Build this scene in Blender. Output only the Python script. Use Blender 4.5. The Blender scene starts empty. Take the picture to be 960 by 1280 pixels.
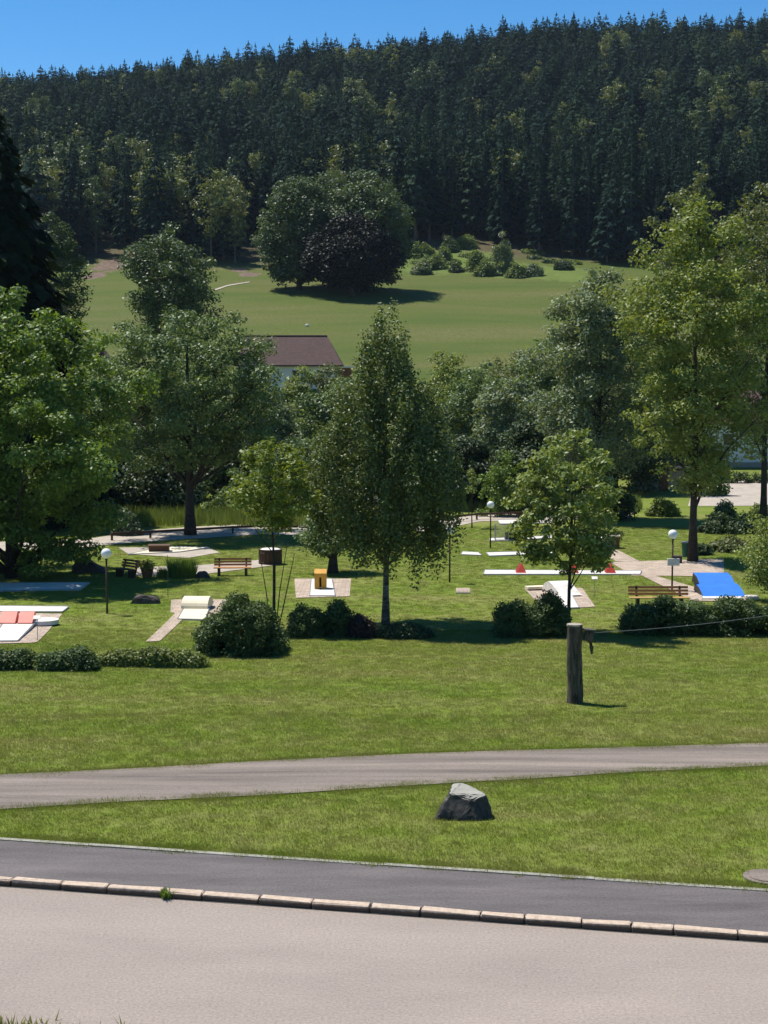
import bpy, bmesh, math, random
import numpy as np
from mathutils import Vector, Matrix

# ------------------------------------------------------------------ camera, sky, sun, exposure
S = bpy.context.scene
COL = S.collection
R = math.radians
CZ = 9.5                      # eye height above the road, a second-floor window
PITCH = 4.85                  # degrees below the horizon
FPX = 1920.0                  # focal length in pixels of the 960 x 1280 photograph
cam = bpy.data.cameras.new('camera'); camo = bpy.data.objects.new('camera', cam); COL.objects.link(camo)
camo.location = (0, 0, CZ); camo.rotation_euler = (R(90 - PITCH), 0, 0)
cam.sensor_fit = 'VERTICAL'; cam.sensor_height = 36.0; cam.lens = 36.0 * FPX / 1280.0
cam.clip_start = 0.1; cam.clip_end = 6000
S.camera = camo
S.render.resolution_x = 768; S.render.resolution_y = 1024

SUN_EL = 63.0
SHX, SHY = 0.78, -0.62        # ground direction in which shadows fall (right, towards the camera)
n_ = math.hypot(SHX, SHY); SHX /= n_; SHY /= n_
to_sun = Vector((-SHX * math.cos(R(SUN_EL)), -SHY * math.cos(R(SUN_EL)), math.sin(R(SUN_EL))))
W = bpy.data.worlds.new('World'); S.world = W; W.use_nodes = True
wn = W.node_tree.nodes; wl = W.node_tree.links
bg = wn['Background']
sky = wn.new('ShaderNodeTexSky'); sky.sky_type = 'NISHITA'; sky.sun_disc = False
sky.sun_elevation = R(SUN_EL); sky.sun_rotation = math.atan2(to_sun.x, to_sun.y)
sky.altitude = 1200; sky.air_density = 1.0; sky.dust_density = 0.1; sky.ozone_density = 3.0
hs = wn.new('ShaderNodeHueSaturation'); hs.inputs['Saturation'].default_value = 1.36; hs.inputs['Value'].default_value = 1.0
wl.new(sky.outputs[0], hs.inputs['Color']); wl.new(hs.outputs[0], bg.inputs['Color'])
bg.inputs['Strength'].default_value = 0.098
sl = bpy.data.lights.new('sun', 'SUN'); slo = bpy.data.objects.new('sun', sl); COL.objects.link(slo)
sl.energy = 4.9; sl.angle = R(0.53); sl.color = (1.0, 0.95, 0.86)
slo.rotation_euler = (-to_sun).to_track_quat('-Z', 'Y').to_euler(); slo.location = (0, 0, 60)
S.view_settings.view_transform = 'Standard'; S.view_settings.look = 'None'
S.view_settings.exposure = 0.48; S.view_settings.gamma = 1.0
S.render.engine = 'CYCLES'
S.cycles.max_bounces = 6; S.cycles.transparent_max_bounces = 4; S.cycles.diffuse_bounces = 3
S.cycles.transmission_bounces = 4; S.cycles.glossy_bounces = 2

# ------------------------------------------------------------------ terrain function
def _smooth_table():
    ys = np.arange(-100, 2600.0, 1.0)
    k = [-100, 32, 40, 50, 60, 66, 112, 150, 178, 220, 265, 330, 400, 450, 800, 860, 1300, 2600]
    v = [0.1, 0.1, -0.22, -0.52, -0.86, -1.0, -1.35, -1.35, -0.6, 5.5, 13.5, 25, 38, 52, 162.5, 168, 156, 136]
    z = np.interp(ys, k, v)
    def g(z, s):
        w = np.exp(-0.5 * (np.arange(-4 * s, 4 * s + 1) / s) ** 2); w /= w.sum()
        zp = np.pad(z, 4 * s, mode='edge'); return np.convolve(zp, w, 'valid')
    a = g(z, 2); b = g(z, 12)
    w = np.clip((ys - 130) / 60, 0, 1)
    return ys, a * (1 - w) + b * w
TY, TZ = _smooth_table()
KM, KY0 = -0.213, 26.9        # kerb line on the ground: y = KY0 + KM * x
def kerb_y(x): return KY0 + KM * x
SW = 2.42                     # pavement width along y
def H(x, y):
    x = np.asarray(x, float); y = np.asarray(y, float)
    z = np.interp(y, TY, TZ)
    far = np.clip((y - 190) / 120, 0, 1)
    z = z + far * (1.0 * np.sin(x * 0.021 + 1.3) * np.cos(y * 0.017) + 0.5 * np.sin(x * 0.06 + y * 0.045))
    w = np.clip((y - 420) / 380, 0, 1); w = w * w * (3 - 2 * w)
    z = z + w * np.clip(x, -500, 500) * 0.075 + w * 1.5 * np.sin(x * 0.017 + 0.6)
    mid = np.clip((y - 34) / 6, 0, 1) * np.clip((64 - y) / 6, 0, 1)
    z = z + mid * 0.05 * np.sin(x * 0.45 + 0.7) * np.cos(y * 0.35)
    s = y - kerb_y(x)
    z = np.where((s < SW + 0.02) & (np.abs(x) < 400), -0.08, z)
    z = np.where((s < -6.45) & (np.abs(x) < 400), 0.03, z)
    return z
def h(x, y): return float(H(x, y))
SP, CP = math.sin(R(PITCH)), math.cos(R(PITCH))
def ray(px, py):
    a = (px - 480) / FPX; b = (640 - py) / FPX
    return Vector((a, CP + b * SP, b * CP - SP))
def at(px, py, D):            # point on the sight line at ground distance D
    r = ray(px, py); return Vector((0, 0, CZ)) + r * (D / r.y)
def G(px, py, z0=None):       # where the sight line meets the ground
    r = ray(px, py)
    if z0 is not None:
        t = (z0 - CZ) / r.z; return Vector((r.x * t, r.y * t, z0))
    ts = np.arange(15, 900, 0.05)
    f = CZ + r.z * ts - H(r.x * ts, r.y * ts)
    i = int(np.argmax(f < 0)); t = ts[i]
    return Vector((r.x * t, r.y * t, h(r.x * t, r.y * t)))

# ------------------------------------------------------------------ helpers
rng = np.random.default_rng(7); random.seed(7)
def link(o): COL.objects.link(o); return o
def mesh_np(name, V, F, mat=None, smooth=False):
    V = np.asarray(V, np.float32); F = np.asarray(F, np.int32)
    me = bpy.data.meshes.new(name)
    n, k = F.shape
    me.vertices.add(len(V)); me.vertices.foreach_set('co', V.ravel())
    me.loops.add(n * k); me.loops.foreach_set('vertex_index', F.ravel())
    me.polygons.add(n); me.polygons.foreach_set('loop_start', np.arange(0, n * k, k, dtype=np.int32))
    me.polygons.foreach_set('loop_total', np.full(n, k, np.int32))
    if smooth: me.polygons.foreach_set('use_smooth', np.ones(n, bool))
    me.update(calc_edges=True)
    if mat: me.materials.append(mat)
    return me
def obj(name, me, parent=None, loc=None):
    o = link(bpy.data.objects.new(name, me))
    if parent is not None: o.parent = parent
    if loc is not None: o.location = loc
    return o
def tag(o, label=None, cat=None, group=None, kind=None):
    if label: o['label'] = label
    if cat: o['category'] = cat
    if group: o['group'] = group
    if kind: o['kind'] = kind
    return o
def thing(name, label, cat, loc=(0, 0, 0), rz=0.0, group=None):
    o = link(bpy.data.objects.new(name, None)); o.location = loc; o.rotation_euler = (0, 0, rz)
    o.empty_display_size = 0.3
    return tag(o, label, cat, group)
class MB:                      # collects shapes into one bmesh
    def __init__(s): s.bm = bmesh.new()
    def box(s, c, d, rz=0.0, rx=0.0, ry=0.0, bevel=0.0):
        r = bmesh.ops.create_cube(s.bm, size=1.0)
        M = Matrix.Translation(c) @ Matrix.Rotation(rz, 4, 'Z') @ Matrix.Rotation(ry, 4, 'Y') @ Matrix.Rotation(rx, 4, 'X') @ Matrix.Diagonal((d[0], d[1], d[2], 1))
        bmesh.ops.transform(s.bm, matrix=M, verts=r['verts'])
        if bevel > 0:
            es = list({e for v in r['verts'] for e in v.link_edges})
            bmesh.ops.bevel(s.bm, geom=es, offset=bevel, segments=2, affect='EDGES', profile=0.6)
        return s
    def tube(s, pts, rad, n=8, cap=True):
        pts = [Vector(p) for p in pts]
        if not hasattr(rad, '__len__'): rad = [rad] * len(pts)
        rings = []
        for i, p in enumerate(pts):
            d = (pts[min(i + 1, len(pts) - 1)] - pts[max(i - 1, 0)]).normalized()
            a = d.orthogonal().normalized() if abs(d.z) < 0.99 else Vector((1, 0, 0))
            if abs(d.z) < 0.99: a = d.cross(Vector((0, 0, 1))).normalized()
            b = d.cross(a)
            rings.append([s.bm.verts.new(p + (a * math.cos(2 * math.pi * k / n) + b * math.sin(2 * math.pi * k / n)) * rad[i]) for k in range(n)])
        for r0, r1 in zip(rings, rings[1:]):
            for k in range(n): s.bm.faces.new((r0[k], r0[(k + 1) % n], r1[(k + 1) % n], r1[k]))
        if cap: s.bm.faces.new(rings[0][::-1]); s.bm.faces.new(rings[-1])
        return s
    def prism(s, poly, z0, z1):       # poly: xy list (counter clockwise), z values
        a = [s.bm.verts.new((p[0], p[1], z0)) for p in poly]; b = [s.bm.verts.new((p[0], p[1], z1)) for p in poly]
        s.bm.faces.new(a[::-1]); s.bm.faces.new(b); n = len(poly)
        for i in range(n): s.bm.faces.new((a[i], a[(i + 1) % n], b[(i + 1) % n], b[i]))
        return s
    def extrude_profile(s, prof, p0, p1, up=Vector((0, 0, 1))):   # prof: (along side, up), swept from p0 to p1
        p0 = Vector(p0); p1 = Vector(p1); d = (p1 - p0).normalized(); side = up.cross(d).normalized()
        a = [s.bm.verts.new(p0 + side * q[0] + up * q[1]) for q in prof]; b = [s.bm.verts.new(p1 + side * q[0] + up * q[1]) for q in prof]
        n = len(prof); s.bm.faces.new(a); s.bm.faces.new(b[::-1])
        for i in range(n): s.bm.faces.new((a[i], b[i], b[(i + 1) % n], a[(i + 1) % n]))
        return s
    def sphere(s, c, r, seg=16, sc=(1, 1, 1)):
        q = bmesh.ops.create_uvsphere(s.bm, u_segments=seg, v_segments=seg // 2, radius=r)
        bmesh.ops.transform(s.bm, matrix=Matrix.Translation(c) @ Matrix.Diagonal((sc[0], sc[1], sc[2], 1)), verts=q['verts'])
        return s
    def build(s, name, mat, parent=None, smooth=False, loc=None):
        bmesh.ops.recalc_face_normals(s.bm, faces=s.bm.faces[:])
        me = bpy.data.meshes.new(name); s.bm.to_mesh(me); s.bm.free()
        if mat: me.materials.append(mat)
        if smooth:
            for p in me.polygons: p.use_smooth = True
        return obj(name, me, parent, loc)

# ------------------------------------------------------------------ materials
def new_mat(name):
    m = bpy.data.materials.new(name); m.use_nodes = True
    nt = m.node_tree; b = nt.nodes['Principled BSDF']
    b.inputs['Specular IOR Level'].default_value = 0.3
    return m, nt, b
def N(nt, t, **kw):
    n = nt.nodes.new(t)
    for k, v in kw.items(): setattr(n, k, v)
    return n
def noise(nt, scale, detail=4, rough=0.6, vec=None):
    n = N(nt, 'ShaderNodeTexNoise'); n.inputs['Scale'].default_value = scale
    n.inputs['Detail'].default_value = detail; n.inputs['Roughness'].default_value = rough
    if vec is None:
        g = N(nt, 'ShaderNodeNewGeometry'); vec = g.outputs['Position']
    nt.links.new(vec, n.inputs['Vector']); return n.outputs['Fac']
def ramp(nt, fac, stops):
    r = N(nt, 'ShaderNodeValToRGB'); e = r.color_ramp.elements
    while len(e) < len(stops): e.new(0.5)
    for el, (p, c) in zip(e, stops): el.position = p; el.color = (c[0], c[1], c[2], 1)
    nt.links.new(fac, r.inputs['Fac']); return r.outputs['Color']
def mix(nt, fac, a, b, mode='MIX'):
    m = N(nt, 'ShaderNodeMix', data_type='RGBA', blend_type=mode)
    for s, v in ((0, fac), (6, a), (7, b)):
        if hasattr(v, 'is_linked') or hasattr(v, 'node'): nt.links.new(v, m.inputs[s])
        elif s == 0: m.inputs[0].default_value = v
        else: m.inputs[s].default_value = (v[0], v[1], v[2], 1)
    return m.outputs[2]
def bump(nt, b, fac, strength, dist):
    n = N(nt, 'ShaderNodeBump'); n.inputs['Strength'].default_value = strength; n.inputs['Distance'].default_value = dist
    nt.links.new(fac, n.inputs['Height']); nt.links.new(n.outputs[0], b.inputs['Normal'])
def plain(name, c1, c2=None, scale=6.0, rough=0.7, bumpd=0.0, bscale=None, metal=0.0, spec=0.3, objspace=False):
    m, nt, b = new_mat(name); c2 = c2 or tuple(x * 0.75 for x in c1)
    f = noise(nt, scale, 5, 0.65)
    nt.links.new(ramp(nt, f, [(0.3, c2), (0.7, c1)]), b.inputs['Base Color'])
    b.inputs['Roughness'].default_value = rough; b.inputs['Metallic'].default_value = metal
    b.inputs['Specular IOR Level'].default_value = spec
    if bumpd > 0: bump(nt, b, noise(nt, bscale or scale * 4, 5, 0.7), 0.9, bumpd)
    return m
def leaf_mat(name, dark, light, trans=0.38, extra=None, gloss=0.5, spec=0.28, vary=False):
    m, nt, b = new_mat(name)
    g = N(nt, 'ShaderNodeNewGeometry')
    stops = [(0.0, dark), (0.55, tuple((a + c) * .5 for a, c in zip(dark, light))), (1.0, light)]
    col = ramp(nt, g.outputs['Random Per Island'], stops)
    big = noise(nt, 0.55, 2, 0.5)
    col = mix(nt, ramp(nt, big, [(0.35, (0, 0, 0)), (0.7, (1, 1, 1))]), col, extra or tuple(x * 1.25 for x in light))
    mm = [n for n in nt.nodes if n.type == 'MIX'][-1]
    # only a third of the large-scale tint
    f = N(nt, 'ShaderNodeMath', operation='MULTIPLY'); f.inputs[1].default_value = 0.4
    src = mm.inputs[0].links[0].from_socket; nt.links.new(src, f.inputs[0]); nt.links.new(f.outputs[0], mm.inputs[0])
    if vary:
        oi = N(nt, 'ShaderNodeObjectInfo')
        col = mix(nt, 1.0, col, ramp(nt, oi.outputs['Random'], [(0, (.6, .66, .72)), (.45, (1, 1, 1)), (.8, (1.3, 1.25, 1.05)), (1, (1.75, 1.5, 1.0))]), 'MULTIPLY')
    nt.links.new(col, b.inputs['Base Color']); b.inputs['Roughness'].default_value = gloss
    b.inputs['Specular IOR Level'].default_value = spec
    t = N(nt, 'ShaderNodeBsdfTranslucent')
    tc = mix(nt, 1.0, col, (1.5, 1.35, 0.45), 'MULTIPLY'); nt.links.new(tc, t.inputs['Color'])
    ms = N(nt, 'ShaderNodeMixShader'); ms.inputs[0].default_value = trans
    out = [n for n in nt.nodes if n.type == 'OUTPUT_MATERIAL'][0]
    nt.links.new(b.outputs[0], ms.inputs[1]); nt.links.new(t.outputs[0], ms.inputs[2]); nt.links.new(ms.outputs[0], out.inputs['Surface'])
    return m
def grass_color(nt):
    # lawn: patches of lush, dry and clover-green grass; a browner hay meadow beyond; needle litter on the wooded hill
    g = N(nt, 'ShaderNodeNewGeometry'); sep = N(nt, 'ShaderNodeSeparateXYZ'); nt.links.new(g.outputs['Position'], sep.inputs[0])
    mp = N(nt, 'ShaderNodeMapping'); mp.inputs['Scale'].default_value = (0.2, 1.0, 1.0); nt.links.new(g.outputs['Position'], mp.inputs[0])
    a = noise(nt, 0.33, 5, 0.62, mp.outputs[0]); b_ = noise(nt, 0.8, 6, 0.68); c = noise(nt, 14, 3, 0.7)
    lush = ramp(nt, a, [(0.34, (0.108, 0.165, 0.013)), (0.46, (0.138, 0.186, 0.022)), (0.56, (0.158, 0.190, 0.034)), (0.68, (0.195, 0.198, 0.058))])
    lush = mix(nt, ramp(nt, b_, [(0.42, (0, 0, 0)), (0.72, (.6, .6, .6))]), lush, (0.195, 0.175, 0.074))
    lush = mix(nt, ramp(nt, c, [(0.35, (.3, .3, .3)), (0.62, (0, 0, 0))]), lush, (0.110, 0.155, 0.022))
    lush = mix(nt, ramp(nt, noise(nt, 5.5, 4, .7), [(.60, (0, 0, 0)), (.74, (.55, .55, .55))]), lush, (0.120, 0.096, 0.040))
    mead = ramp(nt, noise(nt, 0.09, 6, 0.62, mp.outputs[0]), [(0.36, (0.064, 0.100, 0.014)), (0.46, (0.088, 0.114, 0.020)), (0.55, (0.108, 0.118, 0.029)), (0.66, (0.142, 0.132, 0.045))])
    mead = mix(nt, ramp(nt, noise(nt, 1.9, 5, 0.75), [(0.42, (.8, .8, .8)), (0.6, (0, 0, 0))]), mead, (0.066, 0.084, 0.020))
    def step(y0, y1, wob=None):
        m = N(nt, 'ShaderNodeMapRange'); m.inputs[1].default_value = y0; m.inputs[2].default_value = y1
        if wob:
            ad = N(nt, 'ShaderNodeMath', operation='MULTIPLY_ADD'); ad.inputs[1].default_value = wob
            nt.links.new(noise(nt, 0.03, 3, 0.6), ad.inputs[0]); nt.links.new(sep.outputs['Y'], ad.inputs[2]); nt.links.new(ad.outputs[0], m.inputs[0])
        else: nt.links.new(sep.outputs['Y'], m.inputs[0])
        return m.outputs[0]
    col = mix(nt, step(150, 230), lush, mead)
    litter = ramp(nt, noise(nt, 0.25, 5, 0.7), [(0.35, (0.055, 0.045, 0.026)), (0.6, (0.095, 0.080, 0.040)), (0.75, (0.060, 0.085, 0.025))])
    col = mix(nt, step(412, 428, 22), col, litter)
    for sx, sy, sr, c_a, c_b in SOIL:      # bare brown earth of the clearing, lush growth on the bank
        d = N(nt, 'ShaderNodeVectorMath', operation='DISTANCE'); d.inputs[1].default_value = (sx, sy, 0)
        fl = N(nt, 'ShaderNodeVectorMath', operation='MULTIPLY'); fl.inputs[1].default_value = (1, .55, 0); nt.links.new(g.outputs['Position'], fl.inputs[0]); nt.links.new(fl.outputs[0], d.inputs[0])
        d.inputs[1].default_value = (sx, sy * .55, 0)
        ad = N(nt, 'ShaderNodeMath', operation='MULTIPLY_ADD'); ad.inputs[1].default_value = 1.6; nt.links.new(noise(nt, .35, 5, .7), ad.inputs[0])
        dv = N(nt, 'ShaderNodeMath', operation='DIVIDE'); dv.inputs[1].default_value = -sr; nt.links.new(d.outputs['Value'], dv.inputs[0]); nt.links.new(dv.outputs[0], ad.inputs[2])
        col = mix(nt, ramp(nt, ad.outputs[0], [(.0, (0, 0, 0)), (.12, (1, 1, 1))]), col, ramp(nt, noise(nt, .8, 5, .7), [(.35, c_a), (.65, c_b)]))
    return col

_so, _gr = ((.085, .060, .045), (.20, .145, .112)), ((.085, .120, .024), (.130, .170, .040))
SOIL = [(q.x, q.y, rr_) + c_ for q, rr_, c_ in ((G(142, 332), 7.0, _so), (G(312, 343), 3.5, _so), (G(118, 345), 4.0, _so), (G(300, 338), 3.0, _so), (G(505, 318), 4.0, _so),
        (G(540, 330), 13.0, _gr), (G(585, 328), 13.0, _gr), (G(640, 338), 10.0, _gr), (G(700, 342), 10.0, _gr))]
def ground_mat():
    m, nt, b = new_mat('grass_ground'); nt.links.new(grass_color(nt), b.inputs['Base Color'])
    b.inputs['Roughness'].default_value = 0.9; b.inputs['Specular IOR Level'].default_value = 0.1
    bump(nt, b, noise(nt, 30, 4, 0.75), 0.5, 0.02); return m
def blade_mat():
    m, nt, b = new_mat('grass_blade'); col = grass_color(nt)
    g = N(nt, 'ShaderNodeNewGeometry')
    k = ramp(nt, g.outputs['Random Per Island'], [(0, (.9, .9, .85)), (0.8, (1.2, 1.15, 1.05)), (1.0, (1.7, 1.5, 1.6))])
    col = mix(nt, 1.0, col, k, 'MULTIPLY')
    nt.links.new(col, b.inputs['Base Color']); b.inputs['Roughness'].default_value = 0.6
    t = N(nt, 'ShaderNodeBsdfTranslucent'); nt.links.new(mix(nt, 1.0, col, (1.25, 1.2, .6), 'MULTIPLY'), t.inputs['Color'])
    ms = N(nt, 'ShaderNodeMixShader'); ms.inputs[0].default_value = 0.35
    out = [n for n in nt.nodes if n.type == 'OUTPUT_MATERIAL'][0]
    nt.links.new(b.outputs[0], ms.inputs[1]); nt.links.new(t.outputs[0], ms.inputs[2]); nt.links.new(ms.outputs[0], out.inputs['Surface'])
    return m
def asphalt(name, c1, c2, grain=160, patch=0.5, stretch=(1, 1, 1), crack=0.0):
    m, nt, b = new_mat(name)
    g = N(nt, 'ShaderNodeNewGeometry'); mp = N(nt, 'ShaderNodeMapping'); mp.inputs['Scale'].default_value = stretch
    mp.inputs['Rotation'].default_value = (0, 0, -math.atan(KM)); nt.links.new(g.outputs['Position'], mp.inputs[0])
    col = ramp(nt, noise(nt, patch, 6, 0.65, mp.outputs[0]), [(0.3, c2), (0.7, c1)])
    fine = noise(nt, 19, 4, 0.85)
    col = mix(nt, 1.0, col, ramp(nt, fine, [(0.30, (.66, .66, .68)), (0.5, (1, 1, 1)), (0.70, (1.34, 1.32, 1.28))]), 'MULTIPLY')
    sp = noise(nt, 7, 2, 0.6)
    col = mix(nt, ramp(nt, sp, [(0.70, (0, 0, 0)), (0.78, (.35, .35, .35))]), col, tuple(x * .55 for x in c2))
    nt.links.new(col, b.inputs['Base Color']); b.inputs['Roughness'].default_value = 0.85
    bump(nt, b, fine, 0.6, 0.012); return m

M = {}
M['ground'] = ground_mat(); M['blade'] = blade_mat()
M['road'] = asphalt('worn_road_asphalt', (0.305, 0.258, 0.220), (0.240, 0.200, 0.172), patch=0.45, stretch=(.4, 1, 1))
M['pavement'] = asphalt('dark_pavement_asphalt', (0.150, 0.131, 0.126), (0.072, 0.063, 0.062), patch=0.7, stretch=(.3, 1.4, 1))
M['gravel'] = asphalt('compacted_gravel', (0.260, 0.215, 0.178), (0.105, 0.086, 0.072), patch=0.9, stretch=(.12, 1.6, 1))
M['edging'] = plain('pale_concrete_edging', (0.36, 0.34, 0.29), (0.2, 0.2, 0.15), 5)
def kerb_granite():
    m, nt, b = new_mat('kerb_granite'); g = N(nt, 'ShaderNodeNewGeometry'); sp = N(nt, 'ShaderNodeSeparateXYZ'); nt.links.new(g.outputs['Position'], sp.inputs[0])
    c = ramp(nt, noise(nt, 8, 5, .7), [(.3, (.36, .27, .20)), (.7, (.60, .48, .37))])
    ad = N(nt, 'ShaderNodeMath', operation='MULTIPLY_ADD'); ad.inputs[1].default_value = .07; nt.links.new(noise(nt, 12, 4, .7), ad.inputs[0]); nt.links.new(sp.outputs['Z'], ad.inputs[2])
    # brown grime tone on each stone's lower part, painting in the street side's shade
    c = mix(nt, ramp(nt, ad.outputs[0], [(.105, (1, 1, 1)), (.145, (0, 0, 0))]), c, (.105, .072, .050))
    nt.links.new(c, b.inputs['Base Color']); b.inputs['Roughness'].default_value = .85; bump(nt, b, noise(nt, 18, 5, .7), .9, .02); return m
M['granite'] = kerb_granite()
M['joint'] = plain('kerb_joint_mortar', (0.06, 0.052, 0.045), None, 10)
M['rock'] = plain('dark_boulder', (0.12, 0.11, 0.10), (0.03, 0.028, 0.028), 5, 0.85, 0.03, 9)
def sunlit_top_rock():
    m, nt, b = new_mat('boulder_with_painted_sunlit_top'); g = N(nt, 'ShaderNodeNewGeometry'); sp = N(nt, 'ShaderNodeSeparateXYZ'); nt.links.new(g.outputs['True Normal'], sp.inputs[0])
    ad = N(nt, 'ShaderNodeMath', operation='MULTIPLY_ADD'); ad.inputs[1].default_value = .5; nt.links.new(noise(nt, 7, 5, .7), ad.inputs[0]); nt.links.new(sp.outputs['Z'], ad.inputs[2])
    c = ramp(nt, noise(nt, 6, 5, .7), [(.3, (.026, .024, .022)), (.7, (.085, .080, .070))])
    nt.links.new(mix(nt, ramp(nt, ad.outputs[0], [(.95, (0, 0, 0)), (1.1, (1, 1, 1))]), c, (.36, .34, .29)), b.inputs['Base Color'])  # sunlight on the upward faces is painted in as a pale tone
    b.inputs['Roughness'].default_value = .9; bump(nt, b, noise(nt, 14, 5, .7), .8, .03); return m
M['sunlit_top_rock'] = sunlit_top_rock()
M['rock2'] = plain('brown_boulder', (0.10, 0.08, 0.07), (0.035, 0.03, 0.028), 4, 0.85, 0.03, 9)
def fissured_wood():
    m, nt, b = new_mat('weathered_trunk_wood'); g = N(nt, 'ShaderNodeNewGeometry'); mp = N(nt, 'ShaderNodeMapping'); mp.inputs['Scale'].default_value = (1, 1, .16); nt.links.new(g.outputs['Position'], mp.inputs[0])
    f = noise(nt, 13, 5, .7, mp.outputs[0]); c = ramp(nt, f, [(.38, (.018, .014, .010)), (.5, (.075, .060, .044)), (.66, (.150, .125, .095))])
    c = mix(nt, ramp(nt, noise(nt, 3, 4, .7), [(.5, (0, 0, 0)), (.7, (.6, .6, .6))]), c, (.06, .07, .035))
    nt.links.new(c, b.inputs['Base Color']); b.inputs['Roughness'].default_value = .9; bump(nt, b, f, 1.0, .05); return m
M['post'] = fissured_wood()
M['cutwood'] = plain('pale_sawn_end_grain', (0.42, 0.38, 0.30), (0.25, 0.22, 0.17), 9)
M['bark'] = plain('dark_bark', (0.060, 0.048, 0.036), (0.022, 0.018, 0.014), 5, 0.9, 0.03, 10)
M['bark_grey'] = plain('grey_bark', (0.13, 0.115, 0.095), (0.05, 0.045, 0.038), 4, 0.9, 0.02, 10)
def birch_bark():
    m, nt, b = new_mat('birch_bark'); g = N(nt, 'ShaderNodeNewGeometry')
    mp = N(nt, 'ShaderNodeMapping'); mp.inputs['Scale'].default_value = (1.5, 1.5, 5); nt.links.new(g.outputs['Position'], mp.inputs[0])
    nt.links.new(ramp(nt, noise(nt, 1.6, 4, .7, mp.outputs[0]), [(.40, (.03, .026, .022)), (.52, (.11, .10, .085)), (.68, (.24, .225, .19))]), b.inputs['Base Color'])
    b.inputs['Roughness'].default_value = 0.8; return m
M['birchbark'] = birch_bark()
M['lane'] = plain('white_lane_eternit', (0.76, 0.72, 0.65), (0.55, 0.51, 0.46), 2.6, 0.6)
M['lane_cream'] = plain('cream_lane_board', (0.80, 0.70, 0.50), (0.68, 0.60, 0.42), 2.0, 0.6)
def paving():
    m, nt, b = new_mat('tan_block_paving'); g = N(nt, 'ShaderNodeNewGeometry')
    br = N(nt, 'ShaderNodeTexBrick'); br.inputs['Scale'].default_value = 1.0; br.inputs['Brick Width'].default_value = 0.4; br.inputs['Row Height'].default_value = 0.4
    br.inputs['Mortar Size'].default_value = 0.012
    br.inputs['Color1'].default_value = (.46, .37, .30, 1); br.inputs['Color2'].default_value = (.37, .295, .24, 1); br.inputs['Mortar'].default_value = (.17, .15, .10, 1)
    nt.links.new(g.outputs['Position'], br.inputs['Vector'])
    nt.links.new(mix(nt, 1.0, br.outputs['Color'], ramp(nt, noise(nt, 1.5, 4, .7), [(.3, (.75, .75, .72)), (.7, (1.15, 1.12, 1.1))]), 'MULTIPLY'), b.inputs['Base Color'])
    b.inputs['Roughness'].default_value = 0.9; return m
M['paving'] = paving()
M['palepath'] = plain('pale_gravel_path', (0.44, 0.385, 0.32), (0.30, 0.26, 0.21), 1.2, 0.9)
M['steel'] = plain('grey_steel_edge', (0.35, 0.35, 0.35), None, 5, 0.5)
M['dark'] = plain('dark_painted_metal', (0.03, 0.022, 0.018), None, 5, 0.5)
M['polebrown'] = plain('brown_lamp_pole_paint', (0.055, 0.030, 0.016), None, 5, 0.5)
M['globe'] = plain('opal_white_globe', (0.82, 0.82, 0.82), (0.76, 0.76, 0.76), 2, 0.25, spec=0.5)
M['slat'] = plain('orange_brown_bench_wood', (0.50, 0.225, 0.070), (0.36, 0.15, 0.048), 6, 0.55)
M['slat_y'] = plain('yellowish_bench_seat_wood', (0.50, 0.33, 0.12), (0.40, 0.25, 0.09), 6, 0.55)  # lighter, yellower wood for the seat slats
M['slat_d'] = plain('dark_bench_wood', (0.13, 0.075, 0.045), None, 6, 0.6)
M['red'] = plain('red_obstacle_paint', (0.42, 0.035, 0.018), (0.30, 0.025, 0.015), 4, 0.45)
M['coral'] = plain('faded_coral_obstacle_paint', (0.74, 0.20, 0.145), (0.62, 0.16, 0.12), 3, 0.5)
M['yellow'] = plain('mustard_obstacle_paint', (0.62, 0.32, 0.045), (0.50, 0.24, 0.03), 4, 0.5)
M['blue'] = plain('blue_hump_paint', (0.045, 0.20, 0.62), (0.035, 0.165, 0.55), 1.5, 0.45)
M['green'] = plain('green_bin_plastic', (0.03, 0.12, 0.065), None, 5, 0.45)
M['wood'] = plain('brown_wood_box', (0.20, 0.085, 0.035), (0.13, 0.055, 0.025), 6, 0.7)
M['railwood'] = plain('dark_stained_rail_wood', (0.085, 0.042, 0.022), None, 6, 0.7)
M['white'] = plain('white_render_wall', (0.72, 0.71, 0.68), (0.62, 0.61, 0.59), 1.0, 0.85)
M['stucco'] = plain('grey_beige_stucco', (0.30, 0.28, 0.24), (0.24, 0.22, 0.19), 1.0, 0.9)
def roof_mat():
    m, nt, b = new_mat('brown_roof_tiles'); g = N(nt, 'ShaderNodeNewGeometry')
    w = N(nt, 'ShaderNodeTexWave', bands_direction='Z'); w.inputs['Scale'].default_value = 1.1; w.inputs['Distortion'].default_value = 0.6
    nt.links.new(g.outputs['Position'], w.inputs['Vector'])
    c = ramp(nt, noise(nt, 1.8, 5, .7), [(.3, (.060, .030, .028)), (.7, (.105, .058, .052))])
    c = mix(nt, 1.0, c, ramp(nt, w.outputs['Fac'], [(0, (.8, .8, .8)), (1, (1.1, 1.1, 1.1))]), 'MULTIPLY')
    nt.links.new(c, b.inputs['Base Color']); b.inputs['Roughness'].default_value = .8; return m
M['roof'] = roof_mat()
M['glass'] = plain('dark_window_glass', (0.03, 0.035, 0.04), None, 2, 0.1, spec=0.6)
M['flowers'] = plain('orange_flower_petals', (0.55, 0.22, 0.05), None, 8)
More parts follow.
